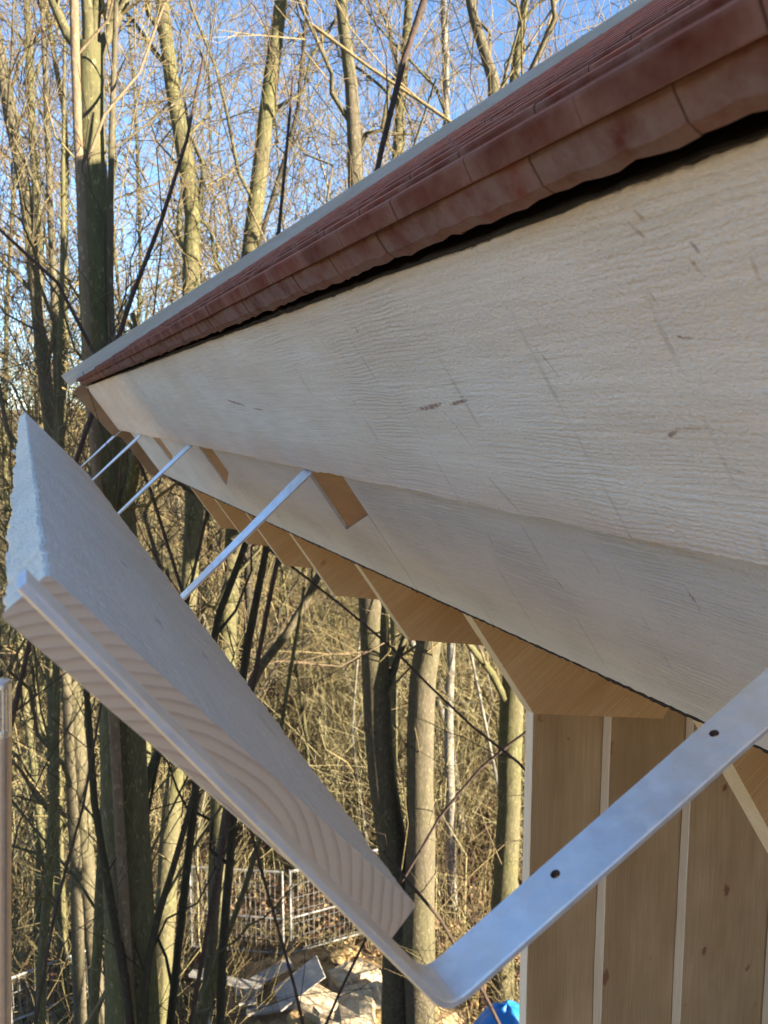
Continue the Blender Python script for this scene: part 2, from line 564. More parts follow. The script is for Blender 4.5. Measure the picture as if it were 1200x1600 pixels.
M_BARK_OLIVE = bark('bark_olive', (.125, .112, .060), (.050, .046, .028), (.085, .087, .032))
M_BARK_GREY = bark('bark_grey', (.115, .098, .066), (.050, .043, .031), (.075, .075, .030), .4)
M_BARK_DARK = bark('bark_dark', (.055, .047, .034), (.028, .024, .019), (.038, .042, .02), .5)
M_BARK_BIRCH = bark('bark_birch', (.21, .195, .165), (.11, .10, .08), (.20, .19, .13), .2)
M_BARK_TAN = bark('bark_tan', (.19, .145, .095), (.115, .085, .055), (.13, .11, .055), .3)
M_TWIG = bark('twig_tan', (.21, .165, .085), (.12, .092, .05), (.17, .15, .06), .5)
M_TWIG_RED = bark('twig_reddish', (.14, .10, .065), (.07, .052, .040), (.12, .105, .05), .3)
M_TWIG_DARK = bark('twig_dark', (.075, .052, .045), (.04, .028, .025), (.06, .055, .03), .3)
M_STRAW = bark('dry_straw', (.37, .325, .185), (.22, .19, .10), (.24, .235, .10), .4)


def ground_mat():
    m = NT('leaf_litter_ground')
    v = m.coord(src='Object')
    n0 = m.noise(v, .16, 4)
    n1 = m.noise(v, 1.3, 6, .7)
    vo = m.n('ShaderNodeTexVoronoi'); vo.inputs['Scale'].default_value = 14
    m.l(v, vo.inputs['Vector'])
    c = m.mix(m.ramp(n1, [(.3, 0), (.7, 1)]), (.30, .205, .105), (.155, .105, .055))
    c = m.mix(m.ramp(n0, [(.42, 0), (.6, 1)]), c, (.30, .26, .115))
    hs = m.n('ShaderNodeSeparateColor'); m.l(vo.outputs['Color'], hs.inputs[0])
    c = m.mix(m.math('MULTIPLY', hs.outputs[0], .45), c, (.40, .29, .17))
    n4 = m.noise(v, 9, 5, .7)
    c = m.mix(m.math('MULTIPLY', m.ramp(n4, [(.4, 0), (.7, 1)]), .6), c, (.10, .065, .035))
    return m.done(c, .95, m.bump(m.math('ADD', n1, n4), .6, .05), spec=.05)


M_GROUND = ground_mat()


# ------------------------------------------------------------------ terrain
def ground_z(x, y):
    d = np.hypot(x, y)
    z = 7.0 * np.clip((d - 22) / 60, 0, 1) ** 1.3 + np.clip(d - 82, 0, 500) * .004
    return z + .12 * np.sin(x * .6 + 1.3) * np.cos(y * .47) + .25 * np.sin(x * .13) * np.sin(y * .17 + .6)


def build_ground():
    rad = np.concatenate([np.linspace(0, 40, 60), np.geomspace(42, 700, 34)])
    na = 120
    V = [(0, 0, float(ground_z(0, 0)))]
    for r in rad[1:]:
        for k in range(na):
            a = 2 * math.pi * k / na
            x, y = r * math.cos(a), r * math.sin(a)
            V.append((x, y, float(ground_z(x, y)) + rng.normal(0, .02) * min(1, r / 10)))
    F = [(0, 1 + k, 1 + (k + 1) % na) for k in range(na)]
    for i in range(len(rad) - 2):
        for k in range(na):
            a, b = 1 + i * na + k, 1 + i * na + (k + 1) % na
            F.append((a, a + na, b + na, b))
    o = link('ground', recalc(mesh('ground', V, F, True)), None, (M_GROUND,))
    tag(o, kind='structure')


build_ground()

# ------------------------------------------------------------------ the timber shelter with its tiled roof
T_END = 4.20
house = empty('timber_shelter', E(2.0, 2.5, 0) * np.array([1, 1, 0]), 'new timber shelter with red clay tile roof and pale sawn eave boards', 'shelter')


def hboard(name, L, Wd, Th, o, ex, ey, ez, mats, parent=house, **kw):
    me = board_mesh(name, L, Wd, Th, **kw)
    return link(name, me, parent, mats, frame(o, ex, ey, ez))


# fascia: front face at s=.300, from w=.064 to w=.326
T0 = -1.2
hboard('fascia_board', 4.345 - T0, .256, .026, E(T0, .300, .0700), D, W, S, (M_FASCIA,), nx=1300, bev=.0014, rough=.0006, wav=.0010, seed=3)
# a second, lower eave board set back behind it, made of pieces with a recess under the fascia for each bracket
joints = [(-1.2, .22), (.2225, 1.262), (1.2645, 2.285), (2.2875, 3.245), (3.2475, 4.20)]
for i, (a, b) in enumerate(joints):
    poly = []
    top, bot = .318, .598
    nb = max(2, int((b - a) / .006))
    low = [(float(t), bot + float(n)) for t, n in zip(np.linspace(a, b, nb), rng.normal(0, .0006, nb))]
    if a > .1 and a < 3.9:
        poly = [(a, .434), (a + .200, .499), (a + .196, top), (b, top)] + low[::-1]
    else:
        poly = [(a, top), (b, top)] + low[::-1]
    me = prism_mesh('eave_board', poly, .028)
    link('eave_board', me, house, (M_LOWER,), frame(E(0, .328, 0), D, W, S))
    if a > .1 and a < 3.9:
        me = board_mesh('bracket_block', .27, .20, .03, seed=i)
        link('bracket_block', me, house, (M_BROWN,), frame(E(a - .03, .3345, .316), D, W, S))
# black membrane edge under the lower board
hboard('membrane_and_shade_strip', T_END - T0, .0075, .026, E(T0, .3285, .5992), D, W, S, (M_BLACK,), nx=900, rough=.0010, wav=.0012, seed=8)


hboard('membrane_and_shade_strip', 4.33 - T0, .004, .05, E(T0, .2978, .0655), D, W, S, (M_BLACK,), nx=300, rough=.0006, wav=.001, seed=9)  # black strip in place of the dark shade in the gap under the tiles
# rafters
def rz(px, py, t):
    p = hit(px, py, D, t)
    return float(p @ S), float(p @ W)


RT0 = 1.197
p1 = rz(846, 1116, RT0); p2 = rz(1036, 1123, RT0)
k = 0
for t in (-.865, -.345, .150, .660, 1.197, 1.715, 2.225, 2.735, 3.245, 3.75):
    s0 = .362
    poly = [(s0, .10), (s0, p1[1] - .010), (s0 + .012, p1[1]), (p2[0], p2[1]), (p2[0] + .05, p2[1] - .02), (4.55, p2[1] - .02), (4.55, .10)]
    me = prism_mesh('rafter', poly, .031)
    me.materials.append(M_RAFTER); me.materials.append(M_RAFT_EDGE)
    for f in me.polygons:
        if abs(f.normal.z) < .5 and f.center.x < s0 + .03:
            f.material_index = 1
    link('rafter', me, house, (), frame(E(t, 0, 0), S, W, D))
# barge end at the far gable: stepped board projecting past the eave boards
poly = [(.238, .055), (.262, .335), (.292, .365), (.292, .60), (.34, .66), (4.55, .66), (4.55, .055)]
me = prism_mesh('barge_board', poly, .03)
link('barge_board', me, house, (M_BARGE,), frame(E(4.352, 0, 0), S, W, D))

# roof deck (hidden boards under the tiles) and the other roof side
hboard('roof_deck', 4.33 - T0 + 2.6, 4.22, .022, E(T0 - 2.6, .332, .068), D, S, W, (M_DECK,))
RIDGE = E(0, 4.55, .03) - CAM
ridge_r, ridge_z = float(RIDGE @ R), float(RIDGE @ Z)
S2 = -math.cos(ROOF) * R + math.sin(ROOF) * Z
W2 = -math.sin(ROOF) * R - math.cos(ROOF) * Z
far_eave = Q(0, 2 * ridge_r + .0, 0) + 0
hboard('roof_deck', 4.33 - T0 + 2.6, 4.25, .05, Q(T0 - 2.6, ridge_r + 4.25 * math.cos(ROOF) + .01, ridge_z - 4.25 * math.sin(ROOF)), D, S2, W2, (M_DECK,))

# clay tiles: starter course, eave course, then the courses up the slope
TP, TT, EXPO = .1045, .0145, .098


def tile_mesh(seed, width, length, th, bulge=.0009, lip=.0):
    r = np.random.default_rng(seed)
    nx = 9
    xs = np.linspace(0, width, nx)
    V, F = [], []
    lowr = r.normal(0, .0007 if lip else .0003, nx)
    b = .0023
    prof = []
    for i, x in enumerate(xs):
        u = x / width * 2 - 1
        y0 = bulge * u * u + (0 if lip else lowr[i] * .6)
        jz = r.normal(0, .0007)
        # front profile, from top (z=0) down to the underside (z positive is down)
        lb = b if lip else .0008
        pts = [(x, length, 0), (x, y0 + b * 1.3, 0), (x, y0 + b * .3, b * .5), (x, y0, b * 1.5), (x, y0 + .0004, th - lb + (jz if lip else jz * .2)), (x, y0 + lb + lip * .5, th + lip + (abs(lowr[i]) * 1.5 + jz if lip else 0)), (x, length, th)]
        V += pts
    k = 7
    for i in range(nx - 1):
        for j in range(k - 1):
            a = i * k + j
            F.append((a, a + 1, a + k + 1, a + k))
        F.append((i * k + k - 1, i * k, (i + 1) * k, (i + 1) * k + k - 1))
    F.append(tuple(range(k))); F.append(tuple((nx - 1) * k + j for j in range(k - 1, -1, -1)))
    return recalc(mesh('roof_tile', V, F))


tile_var = {}
for key, n, th, lip in (('a', 8, .0205, .004), ('b', 8, .0155, 0), ('c', 6, TT, 0)):
    tile_var[key] = [tile_mesh(hash((key, i)) % 1000 if False else ord(key) * 10 + i, TP - .0010, .165 if key != 'a' else .11, th, lip=lip) for i in range(n)]
    for me in tile_var[key]:
        me.materials.append(M_TILE_DUST if key == 'a' else M_TILE); me.materials.append(M_TILE_EDGE_LIT)
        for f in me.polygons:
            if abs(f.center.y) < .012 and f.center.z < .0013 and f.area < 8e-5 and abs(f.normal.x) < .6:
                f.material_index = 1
tile_n = 0
rest = []
n_cols = int((T_END - (-1.0)) / TP)
tilt = math.asin(.014 / .105)
for course in range(0, 42):
    key = 'a' if course == 0 else 'b' if course == 1 else 'c'
    if course == 0:
        s, w, off, ti = .2775, .0309, .5, 0.0
    elif course == 1:
        s, w, off, ti = .2745, .0152, 0.0, tilt
    else:
        s, w, off, ti = .2745 + (course - 1) * EXPO, .0150, .5 * ((course + 1) % 2), tilt
    # tiles run up the slope in local y; local z is downwards into the roof
    ey = math.cos(ti) * S + math.sin(ti) * W
    ez = -math.sin(ti) * S + math.cos(ti) * W
    for c in range(n_cols + 1):
        t = T_END - (c + 1 - (1 - off)) * TP if off else T_END - (c + 1) * TP
        wd = 1.0
        if t + TP > T_END + .001 and off:
            t = T_END - TP * off; wd = off
        js, jw = rng.normal(0, .0007), rng.normal(0, .0005) * (course > 1)
        o = E(t, s + js, w + jw)
        rr = rng.normal(0, .004)
        ex2 = D * math.cos(rr) + S * math.sin(rr)
        ey2 = ey * math.cos(rr) - D * math.sin(rr)
        me = tile_var[key][int(rng.integers(len(tile_var[key])))]
        mw = frame(o, ex2 * wd, ey2, ez)
        view_t = t > .12
        if view_t and tile_n < 299 and course < 9:
            link('roof_tile', me, house, (), mw); tile_n += 1
        else:
            rest.append((me, mw))
Vs, Fs, off, Mi = [], [], 0, []
for me, mw in rest:
    co = np.empty(len(me.vertices) * 3); me.vertices.foreach_get('co', co)
    co = co.reshape(-1, 3)
    Mi += [f.material_index for f in me.polygons]
    A = np.array(mw)
    Vs.append(co @ A[:3, :3].T + A[:3, 3])
    for f in me.polygons:
        Fs.append(tuple(v + off for v in f.vertices))
    off += len(co)
me = mesh('roof_tiles_above', np.concatenate(Vs), Fs, mat_idx=Mi)
o = link('tile_courses', me, house, (M_TILE, M_TILE_EDGE_LIT), Matrix.Identity(4))
o['kind'] = 'stuff'

# light lath on top of the tiles along the far verge, and the dark gap board under it
hboard('verge_lath', 4.34, .030, .058, E(4.205, .232, -.034 + .0), S, D, W, (M_LATH,), nx=160, rough=.0005, wav=.0006, seed=5)

# wall of upright boards standing under the first rafter, each board lapping the next
PT = 1.262
edges = [.846, 1.026, 1.238, 1.51, 1.75, 1.98, 2.18]
for i in range(len(edges) - 1):
    wd = edges[i + 1] - edges[i] + .018
    dy = .026
    ang = math.atan2(dy, wd)
    ex = math.cos(ang) * R + math.sin(ang) * D
    ez = math.cos(ang) * D - math.sin(ang) * R
    topz = -.40 + .0 * i
    me = board_mesh('wall_board', 2.2, wd, .022, nx=60, bev=.0012, rough=.0003, wav=.0012, seed=40 + i)
    me.materials.append(M_WALL); me.materials.append(M_WALL_EDGE_LIT)
    for f in me.polygons:
        if f.normal.y < -.4:
            f.material_index = 1  # left edges paler: open-sky light put into the colour
    # local x up, local y along the wall, local z away
    link('wall_board', me, house, (), frame(Q(PT, edges[i], -2.60), Z, ex, np.cross(Z, ex), ))
# unseen walls added to block sun, floor platform and the posts that carry it
hboard('shade_wall_inner', 4.9, 3.05, .05, Q(-3.6, 2.22, -2.60), D, Z, np.cross(D, Z), (M_WALL,))
for r0, r1 in ((2.2, 4.5), (4.5, 6.9)):
    z0, z1 = -2.45, -.06 + (r0 - .9) * math.tan(ROOF)
    if r0 > 3: pass
gp = [(2.24, -2.61), (6.85, -2.61), (6.85, -.62), (ridge_r, ridge_z - .72), (2.24, .62)]
me = prism_mesh('shade_wall_inner', gp, .04)
link('shade_wall_inner', me, house, (M_WALL,), frame(Q(1.30, 0, 0), R, Z, np.cross(R, Z)))  # unseen gable wall, added to keep sun off the trunk
hboard('shade_wall_lower', 5.0, 6.47, .05, Q(-3.8, 6.95, -CAMZ - .2), D, Z, np.cross(D, Z), (M_OLDWOOD,))  # unseen lower and side walls, added to shade the lower trunk
hboard('shade_wall_lower', 5.9, 6.47, .05, Q(1.16, .98, -CAMZ - .2), R, Z, np.cross(R, Z), (M_OLDWOOD,))
hboard('shade_wall_side', 5.0, 2.0, .05, Q(-3.8, 6.95, -2.70), D, Z, np.cross(D, Z), (M_WALL,))
hboard('platform', 5.12, 6.4, .12, Q(-3.9, .84, -2.60), D, R, np.cross(D, R), (M_OLDWOOD,))
for t in (-3.6, 1.1):
    for r_ in (1.1, 3.9, 6.9):
        base = Q(t, r_, -CAMZ)
        zb = float(ground_z(base[0], base[1])) - .1
        me = box_mesh('post', .16, .16, CAMZ - 2.75 - zb, .006)
        b = frame(base + Z * (zb + (CAMZ - 2.75 - zb) / 2), R, D, Z)
        link('post', me, house, (M_OLDWOOD,), b)
for t in (-3.6, 4.0):
    for r_ in (3.4, 6.9):
        zt = (ridge_z - .72) if r_ < 5 else -.55
        zl = -2.45 if t < 0 else -CAMZ
        me = box_mesh('post', .14, .14, zt - zl, .005)
        link('post', me, house, (M_RAFTER,), frame(Q(t, r_, (zt + zl) / 2), R, D, Z))

# ------------------------------------------------------------------ flat steel gutter brackets
BAR_W, BAR_T = .029, .0042


def strip_bracket(path, t, holes, label, twist=14.0):
    """path in (r,z) is the outer line of the bar; built with a rounded bend, holes bored through the first arm"""
    pts = [np.array(p, float) for p in path]
    out = [(pts[0], 0)]
    rad = .016
    for i in range(1, len(pts) - 1):
        a, b, c = pts[i - 1], pts[i], pts[i + 1]
        u, v = (a - b) / np.linalg.norm(a - b), (c - b) / np.linalg.norm(c - b)
        th = math.acos(np.clip(u @ v, -1, 1))
        d = min(rad / math.tan(th / 2), .45 * np.linalg.norm(a - b), .45 * np.linalg.norm(c - b))
        for q in np.linspace(0, 1, 9):
            out.append((b + u * d * (1 - q) ** 2 + v * d * q ** 2, 1))
    out.append((pts[-1], 0))
    P = np.array([o[0] for o in out])
    # finer stations
    fine = [P[0]]
    for i in range(1, len(P)):
        n = max(1, int(np.linalg.norm(P[i] - P[i - 1]) / .02))
        for q in range(1, n + 1):
            fine.append(P[i - 1] + (P[i] - P[i - 1]) * q / n)
    P = np.array(fine)
    T = np.gradient(P, axis=0); T /= np.linalg.norm(T, axis=1, keepdims=True)
    Nn = np.stack([T[:, 1], -T[:, 0]], 1)
    cl = np.concatenate([[0], np.cumsum(np.linalg.norm(np.diff(P, axis=0), axis=1))])
    ib = int(np.argmin(np.linalg.norm(P - pts[-2][None], axis=1)))
    tw = np.clip((cl[ib] - cl) / max(.05, cl[ib]), 0, 1) * math.radians(twist)
    V, F, mi = [], [], []
    b = .0008
    n = len(P)
    for i in range(n):
        ti = t + rng.normal(0, .00012)
        for (dt, dn) in ((b, 0), (BAR_W - b, 0), (BAR_W, b), (BAR_W, BAR_T - b), (BAR_W - b, BAR_T), (b, BAR_T), (0, BAR_T - b), (0, b)):
            p = P[i] + Nn[i] * (dn * math.cos(tw[i]) + dt * math.sin(tw[i]))
            V.append(Q(ti + dt * math.cos(tw[i]) - dn * math.sin(tw[i]), p[0], p[1]))
    for i in range(n - 1):
        for k in range(8):
            a, c = i * 8 + k, i * 8 + (k + 1) % 8
            F.append((a, c, c + 8, a + 8)); mi.append(1 if k in (2, 6) else 0)
    F.append(tuple(range(8))); mi.append(1)
    F.append(tuple((n - 1) * 8 + k for k in range(7, -1, -1))); mi.append(1)
    V = np.array(V)
    base = V.mean(axis=0)
    me = recalc(mesh('gutter_bracket', V - base, F, mat_idx=mi))
    o = link('gutter_bracket', me, None, (M_GALV, M_CUT))
    o.location = Vector(base)
    # bored screw holes
    if holes:
        bm = bmesh.new()
        axes = []
        for (pt, pr, pz, dirv) in holes:
            c = Q(t + .0185, pr, pz) - base
            axes.append((c, dirv[0] * R + dirv[1] * Z))
            dv = dirv[0] * R + dirv[1] * Z
            tv = np.array([-dirv[1], dirv[0]]); tv3 = tv[0] * R + tv[1] * Z
            m4 = frame(c, D, dv, tv3)
            bmesh.ops.create_cone(bm, cap_ends=True, segments=20, radius1=.0027, radius2=.0027, depth=.04, matrix=m4)
        bmesh.ops.recalc_face_normals(bm, faces=bm.faces)
        cm = bpy.data.meshes.new('bore'); bm.to_mesh(cm); bm.free()
        co = bpy.data.objects.new('bore', cm); COL.objects.link(co); co.location = o.location
        md = o.modifiers.new('b', 'BOOLEAN'); md.object = co; md.operation = 'DIFFERENCE'; md.solver = 'EXACT'
        bpy.context.view_layer.update()
        dg = bpy.context.evaluated_depsgraph_get()
        nm = bpy.data.meshes.new_from_object(o.evaluated_get(dg))
        o.modifiers.clear(); o.data = nm
        nm.materials.append(M_DARKHOLE)
        for f in nm.polygons:
            for c, dv in axes:
                d_ = np.array(f.center) - c
                if math.hypot(d_ @ D, d_ @ dv) < .0029 and f.area < 4e-5:
                    f.material_index = 2  # walls of the bored holes coloured dark
        bpy.data.objects.remove(co)
    tag(o, label, 'bracket', 'steel gutter brackets along the eave')
    return o


# gutter board: corners of its near end from the sight lines at t = TB
TB = .372
UL, UR, LR, LL = [hit(*p, D, TB) for p in ((57, 899), (653, 1403), (607, 1484), (2, 962))]
bx = ray(34, 605); bx = bx / np.linalg.norm(bx)
by = (LR - LL); by = by - bx * (by @ bx); bw = np.linalg.norm(by); by /= bw
bz = np.cross(bx, by)                                   # up out of the wide face?
if bz @ Z < 0:
    bz = -bz
bth = float(((UR - LR) + (UL - LL)) @ bz / 2)
B0 = LL.copy()
BL = 2.45


def arm_line(t):                                         # lower face of the board in the plane at t: (r,z) point and directions
    q = (t - float(B0 @ D)) / float(bx @ D)
    p = B0 + bx * q
    return np.array([float(p @ R), float(p @ Z)])


by2 = np.array([float(by @ R), float(by @ Z)]); by2 /= np.linalg.norm(by2)
bn2 = np.array([-by2[1], by2[0]])
if bn2[1] < 0: bn2 = -bn2
TBR = [.317, 1.335, 2.44, 3.55, 4.345]
h0 = [hit(*p, D, TBR[0]) for p in ((700, 1592), (26, 922), (1200, 1146))]
bend0, tip0, mid0 = [np.array([float(q @ R), float(q @ Z)]) for q in h0]
arm1dir = (mid0 - bend0) / np.linalg.norm(mid0 - bend0)
Sd = np.array([math.cos(ROOF), math.sin(ROOF)]); Wd2 = np.array([math.sin(ROOF), -math.cos(ROOF)])
labels = ['wide flat steel gutter bracket with two screw holes, bent up in the near foreground',
          'steel gutter bracket arm running from the largest brown recess down to the tilted plank',
          'steel gutter bracket arm at the second largest brown recess, behind the nearest long arm',
          'short thin steel gutter bracket arm at the small reddish recess near the far eave end',
          'smallest steel gutter bracket arm at the outermost far corner of the fascia']
for k, t in enumerate(TBR):
    sA, wA = .3185, .338
    A = sA * Sd + wA * Wd2
    if k == 0:
        # arm from bend up until it meets the back of the fascia
        q = (sA - bend0 @ Sd) / (arm1dir @ Sd)
        A = bend0 + arm1dir * q
        path = [A + Wd2 * (-.05) if A @ Wd2 > .36 else A + Sd * .02, A, bend0, tip0]
        hd = []
        nrm2 = np.array([-arm1dir[1], arm1dir[0]])
        n3 = nrm2[0] * R + nrm2[1] * Z
        o3 = bend0[0] * R + bend0[1] * Z + nrm2 * 0 @ np.zeros(2) if False else bend0[0] * R + bend0[1] * Z
        for (px, py) in ((1099, 1142), (869, 1368)):
            hp = hit(px, py, n3, float(o3 @ n3) + BAR_T)
            hd.append((float(hp @ D), float(hp @ R), float(hp @ Z), arm1dir))
        strip_bracket(path, t, hd, labels[k], 13.0)
    else:
        arm1dir = np.array([math.cos(math.radians(42)), math.sin(math.radians(42))])
        lp = arm_line(t + BAR_W / 2) - bn2 * (BAR_T + .0003)
        # meet arm1 line (through A, direction -arm1dir) with the board line
        M = np.array([[-arm1dir[0], -by2[0]], [-arm1dir[1], -by2[1]]])
        q = np.linalg.solve(M, lp - A)
        bend = A - arm1dir * q[0]
        tip = lp - by2 * .004
        path = [A + arm1dir * .012, bend, tip]
        strip_bracket(path, t, [], labels[k])

me = board_mesh('gutter_board', BL, bw, bth, nx=620, bev=.0016, rough=.0009, wav=.0012, seed=12, end_mat=True)
for f in me.polygons:                                    # only the sawn ends carry the ring pattern
    pass
ctr = CAM + B0
gb = link('gutter_board', me, None, (M_PLANK, M_END))
gb.matrix_world = frame(ctr, bx, by, bz)
tag(gb, 'thick rough sawn plank lying tilted in the steel gutter brackets, end grain facing', 'plank')

# ------------------------------------------------------------------ pole with ribbed metal head at the left edge
pp = at_dist(1, 1065, 1.75)
pole = empty('pole', (pp[0], pp[1], float(ground_z(pp[0], pp[1]))), 'upright dull metal pole with ribbed bright head at the left border', 'pole')
dpx = depth_of(pp) / FPX
rad = 16.5 * dpx
ztop = pp[2]
zj = float(at_dist(1, 1150, 1.75)[2])
n = 36
V, F = [], []
prof = [(0, -.004, .0), (.82, -.002, 0), (.97, .003, 0), (1.0, .010, 0), (.985, .016, 1), (.985, (ztop - zj) - .018, 1), (1.02, (ztop - zj) - .012, 0), (1.03, (ztop - zj) - .002, 0), (.99, (ztop - zj), 0)]
for (rf, dz, rib) in prof:
    for k in range(n):
        a = 2 * math.pi * k / n
        q = rf * rad * (1 - (.05 if rib and k % 3 == 0 else 0))
        V.append((pp[0] + q * math.cos(a), pp[1] + q * math.sin(a), ztop - dz))
for i in range(len(prof) - 1):
    for k in range(n):
        F.append((i * n + k, i * n + (k + 1) % n, (i + 1) * n + (k + 1) % n, (i + 1) * n + k))
bot = at_dist(1, 1600, 1.75)
shx = (bot[0] - pp[0]) / (bot[2] - pp[2]); shy = (bot[1] - pp[1]) / (bot[2] - pp[2])
V = [(x + shx * (z - pp[2]), y + shy * (z - pp[2]), z) for x, y, z in V]
link('metal_head', recalc(mesh('metal_head', V, F)), pole, (M_ALU,), Matrix.Identity(4))
bm = bmesh.new()
zb = float(ground_z(pp[0], pp[1])) - .2
bmesh.ops.create_cone(bm, cap_ends=True, segments=24, radius1=rad * 1.04, radius2=rad * .98, depth=zj - zb - .001)
bmesh.ops.translate(bm, vec=(pp[0], pp[1], (zj + zb) / 2), verts=bm.verts)
for v_ in bm.verts:
    v_.co.x += shx * (v_.co.z - pp[2]); v_.co.y += shy * (v_.co.z - pp[2])
me = bpy.data.meshes.new('shaft'); bm.to_mesh(me); bm.free()
link('shaft', me, pole, (M_SHAFT,), Matrix.Identity(4))


# ------------------------------------------------------------------ bare trees
def children(P, Rad, K, r, u0, u1, len_f, spread, up, N, wob, rad_f, len_abs=None):
    """P (B,M,3) parents -> (B*K,N,3) children"""
    B, M, _ = P.shape
    u = u0 + (u1 - u0) * (np.arange(K)[None, :] + r.random((B, K))) / K
    x = u * (M - 1); i = np.clip(x.astype(int), 0, M - 2); fr = (x - i)[..., None]
    bi = np.arange(B)[:, None]
    st = P[bi, i] * (1 - fr) + P[bi, i + 1] * fr
    pr = (Rad[bi, i] * (1 - fr[..., 0]) + Rad[bi, i + 1] * fr[..., 0])
    dr = P[bi, i + 1] - P[bi, i]; dr /= np.linalg.norm(dr, axis=2, keepdims=True) + 1e-9
    rv = r.normal(size=(B, K, 3)); rv -= (rv * dr).sum(2, keepdims=True) * dr
    rv /= np.linalg.norm(rv, axis=2, keepdims=True) + 1e-9
    sp = spread * (.6 + .8 * r.random((B, K, 1)))
    d = dr + rv * sp + np.array([0, 0, up])
    d /= np.linalg.norm(d, axis=2, keepdims=True)
    plen = np.linalg.norm(np.diff(P, axis=1), axis=2).sum(1)[:, None]
    L = (plen * len_f if len_abs is None else len_abs) * (1.15 - .65 * u) * (.5 + .9 * r.random((B, K)))
    s = np.linspace(0, 1, N)
    out = st[:, :, None, :] + d[:, :, None, :] * (L[:, :, None] * s)[..., None]
    bow = r.normal(0, wob, (B, K, 1, 3)) * L[:, :, None, None] * (s ** 2)[None, None, :, None]
    jit = r.normal(0, wob * .35, (B, K, N, 3)) * L[:, :, None, None] * (s > 0)[None, None, :, None]
    out = out + bow + jit
    out[..., 2] += (up * .25) * L[:, :, None] * (s ** 2)[None, None, :]
    rb = np.clip(pr * rad_f * (.6 + .5 * r.random((B, K))), .0022, None)
    rads = rb[:, :, None] * (1 - .72 * s)[None, None, :]
    return out.reshape(B * K, N, 3), rads.reshape(B * K, N)


def resample(P, Rad, n):
    P = np.asarray(P, float); Rad = np.asarray(Rad, float)
    d = np.concatenate([[0], np.cumsum(np.linalg.norm(np.diff(P, axis=0), axis=1))])
    q = np.linspace(0, d[-1], n)
    return np.stack([np.interp(q, d, P[:, i]) for i in range(3)], 1), np.interp(q, d, Rad)


def make_tree(name, P, Rad, seed, bark_m, twig_m, label, cat='tree', group=None, dens=1.0, u0=.25, forks=(), twig_r=.004, levels=3, sides=9, crown_name='crown', jitter=True, k1=13):
    r = np.random.default_rng(seed)
    P, Rad = resample(P, Rad, 26)
    if jitter:
        P[1:-1, :2] += (np.convolve(r.normal(0, 1, 28), [.25, .5, .25], 'same')[1:-1, None] * np.array([[1, .7]]))[1:-1] * Rad[1:-1, None] * .28
    base = P[0].copy()
    root = empty(name, base, label, cat, group)
    Rj = Rad * (1 + r.normal(0, .035, len(Rad)))
    Rj[0] *= 1.35; Rj[1] *= 1.12
    ch = [tubes(P[None], Rj[None], sides)]
    me = fast_mesh('trunk', [(v - base, f) for v, f in ch])
    link('trunk', me, root, (bark_m,), Matrix.Translation(Vector(base)))
    limbs = []
    Ls = float(np.linalg.norm(P[-1] - P[0]))
    K1 = max(3, int(k1 * dens))
    L1, R1 = children(P[None], Rad[None], K1, r, u0, .99, .26, .85, .30, 8, .085, .42)
    big = [(L1, R1)]
    for (fp, frd) in forks:
        a, b = resample(fp, frd, 8)
        big.append((a[None], b[None]))
    L1 = np.concatenate([b[0] for b in big]); R1 = np.concatenate([b[1] for b in big])
    tw = []
    K2 = max(2, int(9 * dens))
    L2, R2 = children(L1, R1, K2, r, .12, 1.0, .62, .85, .15, 5, .12, .5)
    R2 = np.maximum(R2, twig_r * np.linspace(1.15, .6, R2.shape[1])[None])
    tw.append(tubes(L2, R2, 3))
    if levels > 2:
        K3 = max(2, int(6 * dens))
        L3, R3 = children(L2, R2, K3, r, .08, 1.0, .62, .9, .10, 3, .14, .6)
        R3 = np.maximum(R3 * .7, twig_r * np.linspace(.85, .4, R3.shape[1])[None])
        tw.append(tubes(L3, R3, 3))
    if levels > 1:
        # short whips straight off the trunk
        L4, R4 = children(P[None], Rad[None], int(22 * dens), r, .08, 1.0, .10, 1.0, .4, 5, .12, .12)
        R4 = np.clip(R4, twig_r * .6, .008)
        tw.append(tubes(L4, R4, 3))
    nl = len(L1) if len(L1) <= 6 else len(forks)
    for q in range(len(L1) - nl, len(L1)):
        v, f = tubes(L1[q:q + 1], R1[q:q + 1], 6)
        link('limb', fast_mesh('limb', [(v - base, f)]), root, (bark_m,), Matrix.Translation(Vector(base)))
    if nl < len(L1):
        v, f = tubes(L1[:len(L1) - nl], R1[:len(L1) - nl], 5)
        o = link('branches', fast_mesh('branches', [(v - base, f)]), root, (bark_m,), Matrix.Translation(Vector(base)))
        o['kind'] = 'stuff'
    me = fast_mesh('crown', [(v - base, f) for v, f in tw])
    link(crown_name, me, root, (twig_m,), Matrix.Translation(Vector(base)))
    return root


